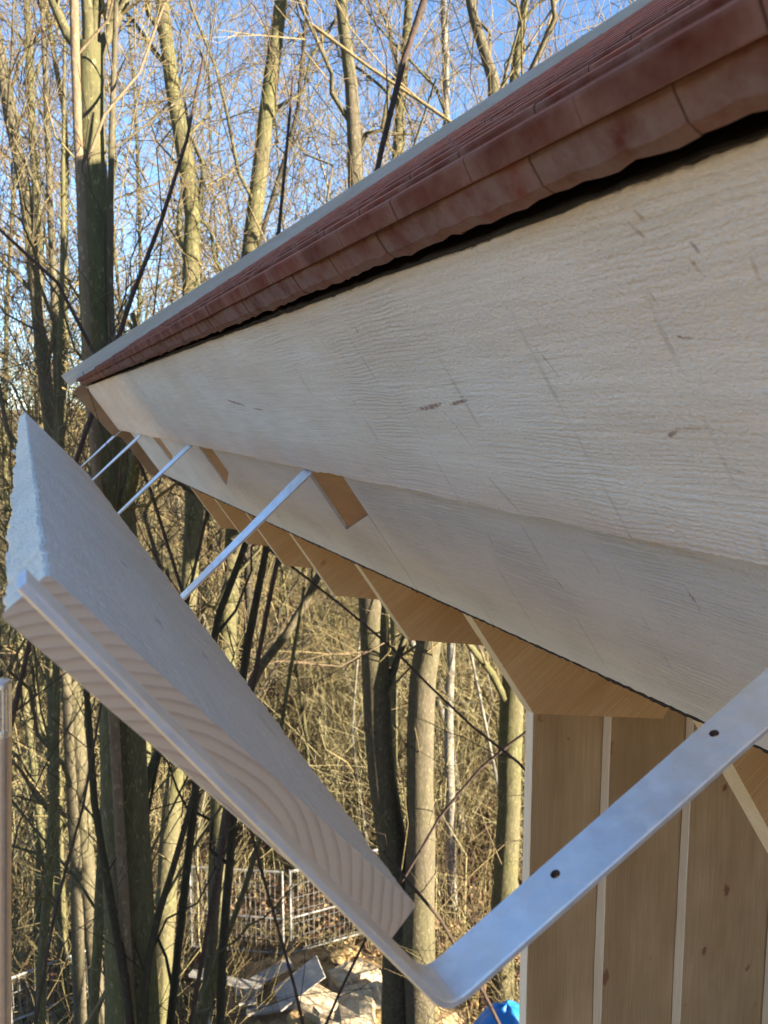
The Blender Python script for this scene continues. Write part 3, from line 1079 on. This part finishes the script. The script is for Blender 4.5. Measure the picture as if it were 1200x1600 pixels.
def pixel_trunk(pix, dist, top_extra, lean=0.0, dist2=None):
    """pix: (px,py,width) from the top down; continues to the ground below and by top_extra metres above"""
    pts, rr = [], []
    n = len(pix)
    for i, (px, py, w) in enumerate(pix):
        dd = dist if dist2 is None else dist2 + (dist - dist2) * i / (n - 1)
        p = at_dist(px, py, dd)
        pts.append(p); rr.append(w / 2 * depth_of(p) / FPX)
    pts = pts[::-1]; rr = rr[::-1]                       # bottom up
    v = pts[0] - pts[1]; v /= np.linalg.norm(v)
    gz = float(ground_z(pts[0][0], pts[0][1]))
    if pts[0][2] > gz + .1:
        h = pts[0][2] - gz + .08
        g = pts[0] + np.array([v[0] * h * .35, v[1] * h * .35, -h])
        g[2] = float(ground_z(g[0], g[1])) - .08
        pts = [g] + pts; rr = [rr[0] * (1.0 + .05 * h)] + rr
    if top_extra > 0:
        v = pts[-1] - pts[-2]; v /= np.linalg.norm(v)
        v = v * .8 + np.array([lean, 0, .5]); v /= np.linalg.norm(v)
        pts = pts + [pts[-1] + v * top_extra]; rr = rr + [max(.012, rr[-1] * .3)]
    return np.array(pts), np.array(rr)


def pix_path(pix, dist):
    p = [at_dist(px, py, dist) for px, py, w in pix]
    return np.array(p), np.array([w / 2 * depth_of(q) / FPX for q, (px, py, w) in zip(p, pix)])


# the big forked tree just beyond the far eave corner
DM = 5.6
P, Rd = pixel_trunk([(141, 70, 42), (144, 290, 46), (155, 550, 52), (176, 750, 60), (190, 1100, 66), (203, 1450, 78), (207, 1600, 82)], DM, 0)
forks = [pix_path(f, DM) for f in ([(138, 95, 20), (108, 60, 17), (85, 10, 15), (62, -60, 13), (30, -260, 9)], [(140, 85, 22), (138, 20, 20), (132, -60, 17), (120, -300, 10)],
                                   [(146, 85, 18), (150, 20, 15), (156, -70, 13), (170, -300, 8)], [(146, 88, 20), (172, 52, 16), (192, 15, 14), (212, -50, 12), (240, -260, 8)])]
make_tree('tree', P, Rd, 1, M_BARK_OLIVE, M_TWIG, 'stout forked tree, sunlit above and shaded below, beyond the far eave corner', forks=forks, dens=.7, u0=.45, sides=16, jitter=False, twig_r=.0026, k1=6)
P, Rd = pixel_trunk([(114, -90, 13), (117, 60, 14), (119, 160, 14), (125, 275, 13), (131, 420, 13), (140, 600, 14), (165, 900, 16)], 5.35, 1.0)
make_tree('tree', P, Rd, 2, M_BARK_TAN, M_TWIG, 'slim straight tan stem standing tight against the left of the stout forked trunk', dens=.3, u0=.6, twig_r=.0025, k1=4, jitter=False)
P, Rd = pixel_trunk([(184, -90, 6), (180, 60, 8), (174, 220, 9), (171, 420, 10), (176, 620, 11)], 5.5, 1.0)
make_tree('tree', P, Rd, 3, M_BARK_GREY, M_TWIG, 'thin grey stem close along the right of the stout forked trunk', dens=.3, u0=.6, twig_r=.0025, k1=4, jitter=False)

EXPL = [
    ([(-6, 40, 14), (12, 150, 17), (38, 260, 18), (52, 400, 19), (62, 520, 19), (80, 660, 20)], 9.0, 3.0, M_BARK_GREY, 'bent grey trunk leaning in from the upper left border'),
    ([(40, -20, 10), (58, 330, 13), (62, 520, 14), (66, 720, 14)], 12.0, 3.0, M_BARK_OLIVE, 'yellowish sunlit trunk just right of the bent grey one at the left'),
    ([(252, -20, 22), (264, 110, 23), (288, 260, 25), (300, 350, 26), (300, 460, 27), (306, 800, 29), (290, 1050, 30), (270, 1250, 31), (256, 1420, 32), (246, 1600, 32)], 9.5, 3.0, M_BARK_OLIVE, 'wavy olive trunk over the lower roof line, next right of the stout trunk'),
    ([(443, -20, 20), (422, 150, 23), (404, 280, 25), (388, 400, 27), (376, 620, 28), (360, 1000, 28), (345, 1280, 28), (340, 1450, 27), (343, 1600, 26)], 10.0, 3.0, M_BARK_OLIVE, 'sunlit trunk leaning right above the middle of the roof line'),
    ([(530, -20, 18), (546, 130, 21), (552, 240, 23), (556, 500, 30), (575, 850, 40), (582, 1000, 42), (592, 1150, 44), (606, 1280, 46), (618, 1450, 48), (622, 1600, 50)], 9.6, 3.0, M_BARK_GREY, 'grey trunk bowed above the roof centre and curving down past the plank corner'),
    ([(640, -20, 13), (630, 130, 15), (622, 250, 16), (618, 420, 17), (606, 900, 19), (612, 1400, 20), (618, 1600, 20)], 14.5, 3.0, M_BARK_OLIVE, 'slim straight trunk behind the dark sapling over the roof'),
    ([(728, -20, 15), (748, 60, 17), (780, 150, 20), (770, 400, 30), (706, 750, 34), (668, 1050, 42), (660, 1200, 45), (655, 1400, 48), (656, 1600, 50)], 9.4, 3.0, M_BARK_GREY, 'thickest trunk right of the plank corner, its leaning top bright above the roof'),
    ([(825, -20, 12), (808, 80, 14), (796, 200, 15), (800, 500, 22), (806, 900, 32), (800, 1100, 36), (794, 1250, 38), (787, 1450, 40), (780, 1600, 42)], 10.2, 3.0, M_BARK_OLIVE, 'green mossy trunk beside the left edge of the board wall'),
    ([(690, -20, 10), (697, 120, 11), (700, 260, 11), (704, 880, 13), (702, 1100, 14), (704, 1300, 15), (708, 1500, 16)], 14.0, 3.0, M_BARK_BIRCH, 'slender white birch trunk between the thickest and the mossy trunk'),
    ([(98, 850, 15), (106, 1100, 16), (118, 1350, 18), (126, 1600, 20)], 8.8, 6.0, M_BARK_GREY, 'pale grey trunk at lower left between pole and stout trunk'),
    ([(88, 1150, 12), (78, 1350, 14), (60, 1600, 16)], 7.8, 6.0, M_BARK_OLIVE, 'thin leaning olive stem nearest the pole at lower left'),
    ([(168, 1150, 13), (160, 1350, 15), (146, 1600, 17)], 7.2, 6.0, M_BARK_OLIVE, 'bright yellow thin stem just left of the stout trunk, low down'),
    ([(412, 1290, 8), (380, 1400, 9), (340, 1500, 10), (300, 1620, 11)], 6.5, 2.0, M_BARK_OLIVE, 'slanting thin olive stem in front of the mesh fence'),
    ([(505, 890, 11), (455, 980, 13), (400, 1050, 15), (372, 1120, 16)], 6.8, .8, M_BARK_GREY, 'grey slanting stem seen between the plank and the rafter tails'),
    ([(420, 845, 11), (402, 930, 12), (378, 1040, 13)], 6.2, .6, M_BARK_DARK, 'short dark upright stem under the second bracket arm'),
    ([(388, 845, 11), (360, 910, 12), (332, 985, 12)], 5.9, .5, M_BARK_DARK, 'dark thick slanting stem close under the second bracket arm'),
    ([(136, 1085, 10), (148, 1250, 11), (172, 1400, 12), (196, 1540, 13)], 5.3, .2, M_BARK_DARK, 'dark sucker leaning onto the left of the stout trunk low down'),
    ([(306, 1235, 8), (270, 1360, 10), (238, 1460, 11), (225, 1560, 12)], 5.3, .3, M_BARK_DARK, 'dark sucker leaning away to the right of the stout trunk'),
]
for i, (pix, dist, top, bk, lab) in enumerate(EXPL):
    P, Rd = pixel_trunk(pix, dist, top)
    tall = P[-1][2] - P[0][2]
    short = top < 2.5
    tw = M_TWIG_DARK if bk is M_BARK_DARK and short else (M_TWIG, M_TWIG_RED)[i % 2]
    make_tree('tree', P, Rd, 100 + i, bk, tw, lab, dens=.35 if short else .85, u0=.3, twig_r=.0035 + .0003 * dist * .6, k1=5 if short else 12, levels=2 if short else 3)

# thin dark saplings and whips between the roof and the wood
SAP = [
    ([(318, 90, 4), (306, 140, 5), (285, 250, 7), (250, 350, 8), (205, 470, 10), (172, 570, 11)], 5.0, M_TWIG_DARK, 'dark slender whip slanting up to the right of the stout trunk'),
    ([(458, 120, 4), (450, 220, 6), (440, 320, 7), (432, 400, 8)], 5.4, M_TWIG_DARK, 'dark thin upright whip above the middle of the roof line'),
    ([(672, -30, 12), (640, 60, 12), (612, 170, 12), (592, 250, 12), (578, 330, 12)], 5.2, M_TWIG_DARK, 'dark purple sapling slanting steeply above the roof, widest of the whips'),
    ([(-10, 350, 5), (60, 400, 6), (110, 470, 7), (150, 560, 8)], 5.0, M_TWIG_DARK, 'dark thin whip crossing from the left border to the eave corner'),
    ([(160, 672, 3), (205, 705, 4), (330, 790, 5), (450, 880, 5), (600, 1000, 5), (720, 1120, 5), (840, 1215, 6)], 6.0, M_TWIG_DARK, 'long dark whip running down under the eave towards the board wall'),
    ([(600, 1330, 5), (690, 1440, 6), (760, 1560, 7), (800, 1640, 8)], 6.5, M_TWIG_DARK, 'dark twiggy whip behind the bent bracket corner'),
    ([(840, 1130, 4), (760, 1190, 5), (690, 1270, 5), (640, 1360, 6)], 6.6, M_TWIG_DARK, 'dark whip leaning left away from the board wall edge'),
    ([(160, 1090, 4), (130, 1260, 5), (90, 1400, 6), (60, 1560, 7), (50, 1640, 7)], 4.8, M_TWIG_DARK, 'dark curved whip at lower left in front of the grey trunk'),
    ([(380, 1210, 5), (300, 1330, 6), (220, 1470, 6), (120, 1620, 7)], 6.0, M_TWIG, 'pale thin whip slanting low across the stout trunk'),
    ([(490, 40, 5), (610, 130, 6), (700, 185, 7), (800, 260, 8)], 6.8, M_TWIG, 'pale drooping branch stem crossing above the roof line'),
]
for i, (pix, dist, mat, lab) in enumerate(SAP):
    pts, rr = pix_path(pix, dist)
    pts, rr = pts[::-1], rr[::-1]
    # the foot curves down to the ground
    g = pts[0].copy(); v = (pts[0] - pts[1]); v[2] = 0
    v = v / (np.linalg.norm(v) + 1e-9)
    rs = np.random.default_rng(900 + i)
    side = np.array([v[1], -v[0], 0])
    low = []
    gz = float(ground_z(g[0], g[1]))
    for q in (1.0, .82, .62, .42, .22, .08):
        pz = g + v * 2.1 * q ** .8 + side * rs.normal(0, .16)
        pz[2] = g[2] + (gz - .05 - g[2]) * q
        low.append(pz)
    low[0][2] = float(ground_z(low[0][0], low[0][1])) - .05
    pts = np.concatenate([low, pts]); rr = np.concatenate([rr[0] * np.linspace(.85, .7, 6), rr * np.linspace(.75, .95, len(rr))])
    make_tree('sapling', pts, rr, 300 + i, mat, mat, lab, cat='sapling', dens=.3, u0=.45, twig_r=.0022, levels=2, sides=6, k1=8)

# the wood behind: bare trees standing further and further off
BKN = {'bark_olive': 'olive green', 'bark_grey': 'grey brown', 'bark_dark': 'dark', 'bark_birch': 'pale'}
HEAP = on_ground(520, 1560)
r2 = np.random.default_rng(77)
n_f = 0
tries = 0
placed = []
while n_f < 135 and tries < 8000:
    tries += 1
    az = math.radians(r2.uniform(-31, 27))
    dist = 12.5 + 42 * r2.random() ** 1.2
    x, y = dist * math.sin(az), dist * math.cos(az)
    if any(math.hypot(x - a, y - b) < .55 for a, b in placed):
        continue
    # clearing round the stone heap and the fence
    if math.radians(-13) < az < math.radians(8) and dist < 15.5:
        continue
    hx_, hy_ = x - HEAP[0], y - HEAP[1]
    al = hx_ * math.sin(SUN_AZ) + hy_ * math.cos(SUN_AZ); ac = abs(hx_ * math.cos(SUN_AZ) - hy_ * math.sin(SUN_AZ))
    if al > -.5 and ac < 1.6:
        continue
    placed.append((x, y))
    H = r2.uniform(11, 19)
    z0 = float(ground_z(x, y)) - .1
    lean = r2.normal(0, .07, 2)
    q = np.linspace(0, 1, 7)
    sway = r2.normal(0, .24, (7, 2)); sway[0] = 0
    P = np.stack([x + lean[0] * H * q + sway[:, 0], y + lean[1] * H * q + sway[:, 1], z0 + H * q], 1)
    rb = .028 + .085 * r2.random() ** 1.7
    Rd = rb * (1 - .82 * q)
    bk = (M_BARK_OLIVE, M_BARK_OLIVE, M_BARK_GREY, M_BARK_GREY, M_BARK_DARK, M_BARK_BIRCH)[int(r2.integers(6))]
    tw = (M_TWIG, M_TWIG_RED, M_TWIG)[int(r2.integers(3))]
    far = dist > 26
    make_tree('tree', P, Rd, 1000 + n_f, bk, tw, 'slender bare tree with %s bark in the wood behind the roof' % BKN[bk.name], group='bare trees of the wood behind, %s bark' % BKN[bk.name], dens=.84 if not far else .66, u0=.12, twig_r=.0044 + .00024 * dist, sides=6, k1=15)
    n_f += 1

# ------------------------------------------------------------------ undergrowth: arching stems and dry grass, nobody could count them
def thicket(name, n, d0, d1, az0, az1, hmin, hmax, rad, mat, seed, bend=.5, N=5, clump=1, clear=True):
    r = np.random.default_rng(seed)
    dist = np.sqrt(r.uniform(d0 ** 2, d1 ** 2, n)); az = np.radians(r.uniform(az0, az1, n))
    if clump > 1:
        c = r.integers(0, n // clump, n)
        dist = dist[c] + r.normal(0, .25, n); az = az[c] + r.normal(0, .3, n) / dist
    if clear:
        ok = ~((az > math.radians(-10.5)) & (az < math.radians(3.5)) & (dist < 14.2))
        dist, az = dist[ok], az[ok]; n = len(dist)
    x, y = dist * np.sin(az), dist * np.cos(az)
    z = ground_z(x, y) - .03
    h = r.uniform(hmin, hmax, n)
    a = r.uniform(0, 2 * math.pi, n)
    be = bend * h * r.uniform(.2, 1.3, n)
    s = np.linspace(0, 1, N)
    P = np.zeros((n, N, 3))
    P[..., 0] = x[:, None] + np.cos(a)[:, None] * be[:, None] * s ** 1.8
    P[..., 1] = y[:, None] + np.sin(a)[:, None] * be[:, None] * s ** 1.8
    P[..., 2] = z[:, None] + h[:, None] * (s - .28 * bend * s ** 3)
    P[:, 1:] += r.normal(0, .03, (n, N - 1, 3)) * h[:, None, None]
    Rr = (rad * (1 + dist / 14))[:, None] * (1 - .7 * s)[None] * r.uniform(.6, 1.4, (n, 1))
    ch = [tubes(P, Rr, 3)]
    if hmax > 1.2:
        L, R_ = children(P, Rr, 4, r, .25, 1.0, .45, .9, .15, 4, .12, .7)
        R_ = np.maximum(R_, (rad * .55))
        ch.append(tubes(L, R_, 3))
    o = link(name, fast_mesh(name, ch), None, (mat,))
    tag(o, kind='stuff')
    return o


tag(thicket('undergrowth', 2600, 9, 30, -32, 22, 1.2, 4.0, .0042, M_TWIG, 5, .6, clump=6), 'tangle of arching tan brush stems under the bare trees', 'undergrowth')
tag(thicket('undergrowth', 3600, 11, 40, -32, 22, 1.5, 5.5, .0050, M_STRAW, 6, .6, clump=6), 'pale straw coloured brush filling the wood floor', 'undergrowth')
tag(thicket('undergrowth', 900, 8, 26, -32, 22, 1.0, 3.5, .0040, M_TWIG_DARK, 7, .7, clump=5), 'dark thin brush stems among the trunks', 'undergrowth')
tag(thicket('dry_grass', 9000, 9, 24, -32, 16, .15, .7, .0028, M_STRAW, 8, .9, N=4, clump=14, clear=False), 'dry bleached grass by the fence and stone heap', 'grass')

# fallen leaves on the wood floor
def leaf_litter(n, d0, d1, az0, az1, seed):
    r = np.random.default_rng(seed)
    dist = np.sqrt(r.uniform(d0 ** 2, d1 ** 2, n)); az = np.radians(r.uniform(az0, az1, n))
    x, y = dist * np.sin(az), dist * np.cos(az)
    c = np.stack([x, y, ground_z(x, y) + r.uniform(.0, .05, n)], 1)
    a = r.normal(size=(n, 3)); a[:, 2] *= .45; a /= np.linalg.norm(a, axis=1, keepdims=True)
    b = r.normal(size=(n, 3)); b[:, 2] *= .45; b -= (a * b).sum(1, keepdims=True) * a; b /= np.linalg.norm(b, axis=1, keepdims=True)
    L = r.uniform(.025, .06, (n, 1)) * (1 + dist[:, None] / 30)
    V = np.stack([c - a * L, c + b * L * .55, c + a * L, c - b * L * .55], 1).reshape(-1, 3)
    F = np.arange(4 * n).reshape(-1, 4)
    return fast_mesh('fallen_leaves', [(V, F)], smooth=False)


for i, (mat, lab) in enumerate(((M_LEAF_A, 'tan dry leaves strewn over the wood floor'), (M_LEAF_B, 'dark brown dead leaves strewn over the wood floor'))):
    o = link('fallen_leaves', leaf_litter(26000, 8.5, 26, -30, 20, 21 + i), None, (mat,))
    tag(o, lab, 'leaves', kind='stuff')

# ------------------------------------------------------------------ mesh fence panels
def fence_panel(a, b, h, label, mat=M_FENCE):
    a = np.array(a, float); b = np.array(b, float)
    ex = b - a; L = np.linalg.norm(ex); ex /= L
    root = empty('fence_panel', a, label, 'fence panel', 'mesh fence panels behind the stone heap')
    def rod(name, pts, rad, sides=8):
        v, f = tubes(np.array(pts, float)[None], np.full((1, len(pts)), rad), sides)
        return (v - a, f)
    up = Z
    mw = Matrix.Translation(Vector(a))
    for nm, pts in (('post', [a + up * -.25, a + up * h]), ('post', [b + up * -.25, b + up * h])):
        link(nm, fast_mesh(nm, [rod(nm, [pts[0], (pts[0] + pts[1]) / 2, pts[1]], .021)]), root, (mat,), mw)
    for zz in (.10, h * .46, h - .02):
        p0, p1_ = a + up * zz, b + up * zz
        link('rail', fast_mesh('rail', [rod('rail', [p0, (p0 + p1_) / 2, p1_], .017)]), root, (mat,), mw)
    ch = []
    nv = int(L / .085)
    P = np.array([[a + ex * (L * (i + .5) / nv) + up * .12, a + ex * (L * (i + .5) / nv) + up * h * .5, a + ex * (L * (i + .5) / nv) + up * (h - .03)] for i in range(nv)])
    ch.append(tubes(P, np.full((nv, 3), .0032), 4))
    nh = int(h / .2)
    P = np.array([[a + up * (.15 + (h - .2) * i / (nh - 1)), (a + b) / 2 + up * (.15 + (h - .2) * i / (nh - 1)), b + up * (.15 + (h - .2) * i / (nh - 1))] for i in range(nh)])
    ch.append(tubes(P, np.full((nh, 3), .0032), 4))
    o = link('wire_mesh', fast_mesh('wire_mesh', [(v - a, f) for v, f in ch]), root, (mat,), mw)
    o['kind'] = 'stuff'
    return root


g1 = on_ground(443, 1500); g2 = on_ground(300, 1478); g3 = on_ground(455, 1500); g4 = on_ground(640, 1455)
g5 = on_ground(20, 1640); g6 = on_ground(140, 1590)
for g in (g1, g2, g3, g4, g5, g6):
    g[2] = float(ground_z(g[0], g[1]))
fence_panel(g2, g1, 1.55, 'steel mesh fence panel left of the paired fence posts')
fence_panel(g3, g4, 1.55, 'steel mesh fence panel behind the plank corner, right of the paired posts')
fence_panel(g5, g6, 1.25, 'low grey mesh fence panel at lower left between the thin stems')

# ------------------------------------------------------------------ heap of stones and old boards
def rock_mesh(seed, sx, sy, sz, blocky):
    r = np.random.default_rng(seed)
    bm = bmesh.new()
    bmesh.ops.create_cube(bm, size=1.0)
    bmesh.ops.subdivide_edges(bm, edges=bm.edges[:], cuts=4, use_grid_fill=True)
    for v in bm.verts:
        n = v.co.normalized()
        v.co = v.co * blocky + n * .62 * (1 - blocky)
        v.co += n * (.05 * math.sin(5 * v.co.x + seed) * math.cos(6 * v.co.y + 2 * seed) + .04 * math.sin(9 * v.co.z + seed)) + Vector(r.normal(0, .016, 3))
        v.co.x *= sx; v.co.y *= sy; v.co.z *= sz
    me = bpy.data.meshes.new('stone'); bm.to_mesh(me); bm.free()
    return me


mound_c = on_ground(520, 1600); mound_c[2] = float(ground_z(mound_c[0], mound_c[1]))
V, F = [], []
nr, na = 12, 30
for i in range(nr + 1):
    for k in range(na):
        q = i / nr; a = 2 * math.pi * k / na
        rr_ = 1.75 * q
        hgt = .62 * (1 - q ** 1.7) + rng.normal(0, .035) * (q < .95)
        V.append((mound_c[0] + rr_ * 1.25 * math.cos(a), mound_c[1] + rr_ * math.sin(a), mound_c[2] + hgt - .05))
for i in range(nr):
    for k in range(na):
        a, b = i * na + k, i * na + (k + 1) % na
        F.append((a, a + na, b + na, b))
o = link('earth_mound', recalc(mesh('earth_mound', V, F)), None, (M_SOIL,))
tag(o, kind='structure')


def mound_z(x, y):
    q = math.hypot((x - mound_c[0]) / 1.25, y - mound_c[1]) / 1.75
    return mound_c[2] + (.62 * (1 - min(1, q) ** 1.7) if q < 1 else 0) - .05


STONES = [(545, 1535, .36, .24, .26, .85, 0, 'upright squarish pale stone block at the top of the heap'),
          (500, 1580, .42, .30, .30, .8, 0, 'long pale stone block at the front of the heap, left'),
          (560, 1585, .46, .32, .34, .85, 0, 'largest bright cream stone block on the heap front'),
          (592, 1570, .30, .26, .34, .75, 0, 'pale stone block at the right end of the heap'),
          (488, 1555, .28, .20, .16, .6, 1, 'small tilted ochre slab stone on the heap left side'),
          (546, 1492, .20, .18, .16, .4, 1, 'small bright yellow rounded stone crowning the heap'),
          (528, 1500, .16, .14, .12, .4, 1, 'tiny ochre stone left of the crowning yellow stone'),
          (590, 1610, .34, .3, .28, .5, 1, 'yellowish rounded stone at the heap foot below the bracket'),
          (520, 1600, .36, .28, .22, .8, 0, 'grey white stone block low between two larger pale blocks'),
          (470, 1600, .24, .2, .2, .6, 1, 'ochre lump of stone beside the grey boards'),
          (572, 1530, .26, .2, .2, .7, 0, 'medium pale stone right of the upright squarish block')]
for i, (px, py, sx, sy, sz, bl, kind, lab) in enumerate(STONES):
    g = on_ground(px, py, mound_c[2] + .35)
    for _ in range(6):
        g = on_ground(px, py, mound_z(g[0], g[1]) + sz * .3)
    o = link('stone', rock_mesh(500 + i, sx * 1.5, sy * 1.45, sz * 1.4, bl), None, (M_STONE_Y if kind else M_STONE,))
    o.location = Vector(g)
    o.rotation_euler = (rng.normal(0, .18), rng.normal(0, .18), rng.uniform(0, 3))
    tag(o, lab, 'stone', 'stones of the sunlit heap')

bmr = bmesh.new()
rr3 = np.random.default_rng(31)
for _ in range(420):
    a_, q_ = rr3.uniform(0, 2 * math.pi), math.sqrt(rr3.uniform(0, 1.1))
    x, y = mound_c[0] + 2.3 * q_ * math.cos(a_), mound_c[1] + 1.8 * q_ * math.sin(a_)
    z = max(mound_z(x, y), float(ground_z(x, y)))
    sc = .02 + .06 * rr3.random() ** 2
    ret = bmesh.ops.create_icosphere(bmr, subdivisions=1, radius=sc)
    for v in ret['verts']:
        v.co = Vector((v.co.x * rr3.uniform(.8, 1.3), v.co.y * rr3.uniform(.7, 1.2), v.co.z * .7)) + Vector(rr3.normal(0, sc * .18, 3)) + Vector((x, y, z + sc * .3))
me = bpy.data.meshes.new('rubble'); bmr.to_mesh(me); bmr.free()
o = link('rubble', me, None, (M_STONE_Y,))
tag(o, 'small ochre rubble strewn over the stone heap', 'rubble', kind='stuff')

BOARDS = [(372, 1560, .9, .20, .03, .25, .5, 'grey weathered board lying flat on top of the old timber stack'),
          (400, 1570, .7, .24, .03, -.2, 1.5, 'grey weathered board poking sideways out of the old timber stack'),
          (440, 1580, .75, .34, .025, .75, .2, 'wide grey sheet of board propped against the stone heap'),
          (385, 1590, .9, .16, .04, .1, .1, 'grey weathered beam at the foot of the old timber stack'),
          (350, 1600, .6, .2, .03, -.35, 2.2, 'short grey board leaning at the left of the old timber stack'),
          (410, 1540, 1.1, .14, .03, .05, 2.9, 'long thin grey board at the back of the old timber stack')]
for i, (px, py, L, wd, th, ti, rz_, lab) in enumerate(BOARDS):
    g = on_ground(px, py, .3)
    for _ in range(6):
        g = on_ground(px, py, max(mound_z(g[0], g[1]), float(ground_z(g[0], g[1]))) + .14 + .06 * (i % 3))
    me = board_mesh('old_board', L, wd, th, nx=8, wav=.004, rough=.002, seed=60 + i)
    o = link('old_board', me, None, (M_OLDWOOD,))
    o.location = Vector(g); o.rotation_euler = (ti * .6, ti * -.8, rz_)
    tag(o, lab, 'board', 'old grey boards by the stone heap')

# blue tarpaulin over a heap, at the foot of the wall
g = at_dist(792, 1600, 8.3); gz = float(ground_z(g[0], g[1]))
top_h = float(at_dist(792, 1568, 8.3)[2]) - gz
V, F = [], []
nr, na = 14, 40
for i in range(nr + 1):
    for k in range(na):
        q = i / nr; a = 2 * math.pi * k / na
        fold = 1 + .05 * math.sin(a * 7 + q * 3) * q + .03 * math.sin(a * 13 + 1)
        hgt = top_h * (1 - q ** 2.4) + .02 * math.sin(a * 5 + q * 9) * (1 - q)
        V.append((g[0] + .95 * q * fold * math.cos(a), g[1] + .70 * q * fold * math.sin(a), gz - .02 + max(0, hgt)))
for i in range(nr):
    for k in range(na):
        a, b = i * na + k, i * na + (k + 1) % na
        F.append((a, a + na, b + na, b))
o = link('tarpaulin', recalc(mesh('tarpaulin', V, F, True)), None, (M_TARP,))
tag(o, 'bright blue tarpaulin over a low heap beside the board wall foot', 'tarpaulin')

# far small hut between the trunks
hx = at_dist(762, 1075, 30.0)
hz = float(ground_z(hx[0], hx[1]))
hut = empty('hut', (hx[0], hx[1], hz), 'small dark grey hut far off between the trunks under the rafter tails', 'hut')
hh = max(1.6, hx[2] - hz)
me = box_mesh('wall', 2.6, 2.2, hh, .02)
link('wall', me, hut, (M_HUT,), Matrix.Translation((hx[0], hx[1], hz + hh / 2)))
V = [(-1.6, -1.4, 0), (1.6, -1.4, 0), (1.6, 1.4, 0), (-1.6, 1.4, 0), (-1.6, 0, .8), (1.6, 0, .8), (-1.6, -1.4, -.08), (1.6, -1.4, -.08), (1.6, 1.4, -.08), (-1.6, 1.4, -.08)]
F = [(0, 1, 5, 4), (2, 3, 4, 5), (0, 4, 3), (1, 2, 5), (0, 6, 7, 1), (1, 7, 8, 2), (2, 8, 9, 3), (3, 9, 6, 0), (6, 9, 8, 7)]
link('roof', recalc(mesh('roof', V, F)), hut, (M_HUTROOF,), Matrix.Translation((hx[0], hx[1], hz + hh + .09)))
